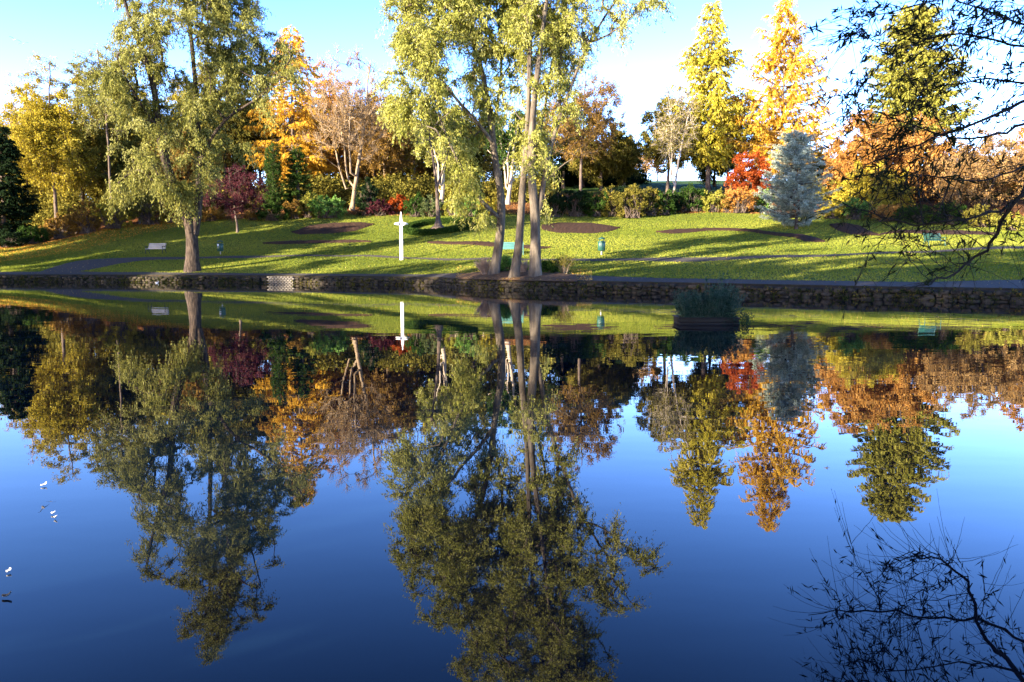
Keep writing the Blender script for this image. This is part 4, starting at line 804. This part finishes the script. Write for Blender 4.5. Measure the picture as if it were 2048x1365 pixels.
gull(1684, 161, 70, .9, .2, 1.3, 'tiny gull flying in the white sky right of the orange larch', M_birdg)
pd = gpt(312, 560); pd = np.array([U(312)*57.0, 57.0, 0]); 
P = np.array([[[-.24,0,.16],[-.2,0,.10],[-.08,0,.06],[.1,0,.07],[.17,0,.14],[.19,0,.24],[.22,0,.28],[.27,0,.27]]]); V, F = tubes(P, np.array([[.01,.05,.10,.085,.045,.035,.04,.008]]), 12)
o = mesh_np('water_bird', V, [F], M_feather, True); o.location = pd; o.rotation_euler = (0, 0, .4); o.scale = (.6, .6, .6); o.scale = (.5, .5, .5); tag(o, 'small white bird floating beside the wall below the pale bench', 'bird')
def feather(px, py, L, rz, lb, mat=M_feather):
    a, b = ray(px, py); Y = -CAMZ/b; L = L*.5; p = np.array([a*Y, Y, .004]); s = np.linspace(-1, 1, 11)
    wv = .20*L*np.sqrt(np.clip(1-s**2, 0, 1))*(1-.3*s)+.002; V = []
    for i in range(11):
        V += [[s[i]*L/2, -wv[i]+.25*L*s[i]**2, .012+.35*L*s[i]**2*(s[i] > 0)], [s[i]*L/2, .25*L*s[i]**2, .006+.3*L*s[i]**2*(s[i] > 0)], [s[i]*L/2, wv[i]+.25*L*s[i]**2, .014+.35*L*s[i]**2*(s[i] > 0)]]
    i = np.arange(10)[:, None]; j = np.arange(2)[None]; F = np.stack([i*3+j, (i+1)*3+j, (i+1)*3+j+1, i*3+j+1], -1).reshape(-1, 4)
    o = mesh_np('feather', np.array(V), [F], mat, True); md = o.modifiers.new('s', 'SOLIDIFY'); md.thickness = .002; o.location = p; o.rotation_euler = (0, 0, rz); tag(o, lb, 'feather', 'white feathers floating on the pond')
feather(89, 973, .085, 1.0, 'curved white feather, farthest of those floating at the left')
feather(106, 1030, .05, .2, 'small white feather just below the curved one')
feather(110, 1038, .045, -.6, 'tiny white feather close under the small one')
feather(19, 1146, .05, 1.3, 'short white feather near the left frame edge')
feather(12, 1197, .08, .3, 'greyish feather low at the left frame edge', leaf_mat('grey_feather', [(.12,.12,.12), (.2,.2,.2)], .1))

# ---------------------------------------------------------------- overhanging tree, near right
YN = 8.0; tb = np.array([8.6, 8.2, .3]); ov = thing('overhanging_willow', tb, 'dark bare limbed willow hanging into the picture from the right', 'tree')
trunk = resample(np.array([tb-[0,0,.3], [8.5,8.2,1.6], [8.2,8.1,3.2], [7.9,8.0,5.0], [7.6,7.6,7.5]]), 20)
def bough(pts, s0, r0_, r1, n_=26, off=0, attach=True):
    q = np.array([at(x, y, YN+off+.35*math.sin(i*1.3+x*.01)) for i, (x, y) in enumerate(pts)])
    if attach: q = np.vstack([trunk[s0][None], q])
    c = resample(q, n_); c[1:-1] += rng.normal(0, .012, (n_-2, 3)); return c, np.linspace(r0_, r1, n_)**1.0
BO = [bough([(2140,250),(2075,350),(2040,390),(2016,410),(1998,470),(1965,510),(1930,535),(1880,560),(1820,577)], 9, .046, .006, 40),
      bough([(2200,300),(2045,398),(1990,425),(1930,438),(1860,452),(1800,447),(1740,430),(1690,412),(1650,394)], 8, .03, .004, 34, .3),
      bough([(2160,180),(2048,200),(1980,233),(1900,267),(1830,290),(1780,315),(1728,331)], 11, .035, .005, 30, -.3),
      bough([(2180,210),(2048,245),(2000,270),(1940,283),(1880,275),(1800,240),(1750,222)], 11, .032, .004, 30, .2),
      bough([(2160,160),(2048,168),(1980,155),(1920,165),(1880,185),(1820,180)], 12, .028, .004, 26, .5),
      bough([(2150,300),(2048,330),(1990,358),(1920,368),(1850,350),(1800,340)], 9, .022, .004, 26, -.1),
      bough([(2200,80),(2060,50),(1950,15),(1850,-30)], 14, .03, .004, 22, 0), bough([(2200,120),(2090,100),(1980,78),(1880,62),(1800,92),(1735,150)], 13, .028, .003, 28, .4),
      bough([(2150,-80),(2000,-60),(1900,0),(1800,22),(1700,35)], 15, .028, .003, 26, -.4), bough([(2150,-160),(1980,-150),(1850,-110),(1740,-60)], 16, .028, .003, 22, .1),
      bough([(2200,0),(2050,20),(1960,60),(1900,120),(1850,170)], 14, .02, .003, 22, -.5)]
def sub(i, s, pts, r0_, n_=14):
    c, r_ = BO[i]; p0 = c[s]; q = np.array([at(x, y, p0[1]+.2*k_) for k_, (x, y) in enumerate(pts, 1)]); cc = resample(np.vstack([p0[None], q]), n_); cc[1:] += rng.normal(0, .008, (n_-1, 3)); return cc, np.linspace(r0_, .002, n_)
def near_i(i, px, py):
    c = BO[i][0]; pr = np.array([[1024+F_*(q[0]/(q[1]*CS-(q[2]-CAMZ)*SN)), 682.5-F_*((q[1]*SN+(q[2]-CAMZ)*CS)/(q[1]*CS-(q[2]-CAMZ)*SN))] for q in c]); return int(np.argmin(np.hypot(pr[:, 0]-px, pr[:, 1]-py)))
SB = []
for i, pts in [(0, [(1998,480),(1940,450),(1890,430),(1850,400),(1820,350)]), (0, [(1975,502),(1930,470),(1880,430),(1845,390)]), (0, [(1940,528),(1905,495),(1860,455),(1820,420),(1790,370)]), (0, [(1925,540),(1880,510),(1840,485),(1800,450)]), (0, [(1905,550),(1860,515),(1830,490),(1810,460)]), (0, [(1880,560),(1845,530),(1820,500),(1805,465)]), (0, [(1868,563),(1835,545),(1815,510),(1795,470)]),
        (0, [(1940,530),(1942,545)]), (0, [(2012,440),(2014,470),(2005,490)]), (0, [(1985,495),(1975,440),(1968,400)]),
        (1, [(1800,447),(1770,470),(1740,500),(1715,560)]), (1, [(1850,452),(1840,400),(1830,340),(1825,280)]), (1, [(1900,447),(1880,400),(1870,350),(1880,300)]), (1, [(1760,436),(1730,400),(1700,370),(1670,330)]), (1, [(1930,438),(1905,405),(1880,390),(1820,380)]),
        (1, [(1720,422),(1690,440),(1665,440)]), (2, [(1850,285),(1820,340),(1800,400),(1795,460)]), (2, [(1900,267),(1880,320),(1850,370),(1840,440)]), (2, [(1800,305),(1760,360),(1720,400),(1690,450)]), (2, [(1780,315),(1740,290),(1700,260),(1680,240)]),
        (3, [(1900,280),(1860,210),(1820,160),(1790,110)]), (3, [(1800,240),(1760,260),(1720,240),(1690,235)]), (3, [(1960,280),(1930,330),(1900,400),(1890,460)]), (4, [(1880,185),(1850,230),(1800,280),(1760,330)]), (4, [(1930,165),(1900,110),(1860,80),(1830,30)]),
        (7, [(1800,92),(1760,90),(1720,70),(1690,60)]), (7, [(1735,150),(1715,190),(1700,220)]), (8, [(1750,30),(1720,60),(1700,85)]), (5, [(1900,368),(1880,420),(1840,470),(1825,520)]), (5, [(1850,350),(1800,390),(1760,400),(1720,450)]), (10, [(1850,170),(1820,230),(1800,300)])]:
    SB.append(sub(i, near_i(i, *pts[0]), pts, .006))
tr_parts = [tubes(trunk[None], np.linspace(.30, .12, 20)[None], 16, .04)]+[tubes(c[None], r_[None], 8, .06) for c, r_ in BO]+[tubes(c[None], r_[None], 5) for c, r_ in SB]
# fine twigs
allc = [(c, 1.0) for c, _ in BO]+[(c, .8) for c, _ in SB]; a0, d0_, L0 = [], [], []
for c, wt in allc:
    n_ = int((9*wt+np.linalg.norm(np.diff(c, axis=0), axis=1).sum()*7)*(1.15 if c[:, 2].mean() > 3.1 else .8))
    for _ in range(n_):
        s = rng.uniform(.12, 1)*(len(c)-2); i = int(s); p = c[i]+(c[i+1]-c[i])*(s-i); tdir = nrm(c[i+1]-c[i]); d = nrm(tdir*.8+rng.normal(0, .55, 3)+np.array([-.25, 0, .05]))
        a0.append(p); d0_.append(d); L0.append(rng.uniform(.25, .75))
a0, d0_, L0 = np.array(a0), np.array(d0_), np.array(L0)
hgt = (a0[:, 2]-CAMZ)/YN      # sparser foliage on the low boughs
keep = rng.uniform(0, 1, len(a0)) < np.clip(.18+hgt*2.3, .12, .8); a1, d1, L1_ = a0[keep], d0_[keep], L0[keep]
_, _, twb = leaves(a0, d0_, L0, 1, .1, .01, .25); tr_parts.append(tubes(twb, np.tile(np.linspace(.0032, .0015, 4), (len(twb), 1)), 3))
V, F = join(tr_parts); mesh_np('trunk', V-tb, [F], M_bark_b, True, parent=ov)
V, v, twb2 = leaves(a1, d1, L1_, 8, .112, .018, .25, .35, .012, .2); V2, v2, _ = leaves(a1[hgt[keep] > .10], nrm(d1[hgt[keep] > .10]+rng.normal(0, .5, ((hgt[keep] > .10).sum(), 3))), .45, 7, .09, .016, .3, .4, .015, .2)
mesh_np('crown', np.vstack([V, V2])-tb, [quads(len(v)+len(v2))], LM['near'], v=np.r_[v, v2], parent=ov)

# ---------------------------------------------------------------- trees on the near and left banks (out of frame) that shade the lawn
def near_bank_z(x, y): return .4
def caster(name, x, y, H, R, lb, natt=210, cb=.3, mat='olive', ms=18):
    r = np.random.default_rng(int(abs(x*13+y*7))); z = .4 if y < 12 else float(ground(x, y)); b = np.array([x, y, z])
    tl = simple_trunk(b-[0,0,.2], b+[0,0,H*.85], 14, .4, r); E = [(b+[0,0,H*(cb+1)/2], (R, R, H*(1-cb)/2))]
    return tree(name, b, lb, 'tree', [tl], E, natt, M_bark_d, LM[mat], .35, tw=8, L=1.4, m=ms, ll=.4, lw=.22, start=cb*.7, gap=.2, twig_frac=0, group='trees on the near bank behind the viewer', surf=2)
CAST = [(-20,-4,28,6,.2),(-28,-3,27.5,6,.2),(-36,-4,27,6,.2),(-44,-3,26.5,6,.2),(-52,-4,26,6,.2),(-60,-3,26,6,.2),(-68,0,25,6,.2),(-9,-6,17,5.5,.1),(-4,-7,17,4.5,.1),(-6.5,-2.8,12,3.2,.03),(-3.2,-3.6,11,2.4,.03),(-31,-12,30,6,.2)]
for i_, (x, y, H, Rr, cb_) in enumerate(CAST):
    caster('bank_tree', x, y, H, Rr, 'broad tree on the near bank behind the viewer', cb=cb_)
for i_, (x, y, H, Rr) in enumerate([(-53,50,17,2.4),(-57,43,18.5,2.4),(-61,37,19,2.6),(-50,57,14.5,2.),(-52,64,14,2.2),(-58,70,17,2.8),(-66,8,23,4.5),(-68,17,21,4.5),(-70,27,18,3.5),(-66,56,21,3),(-70,48,22,3)]):
    caster('bank_tree', x, y, H, Rr, 'tree on the left bank beyond the frame edge', cb=.25)
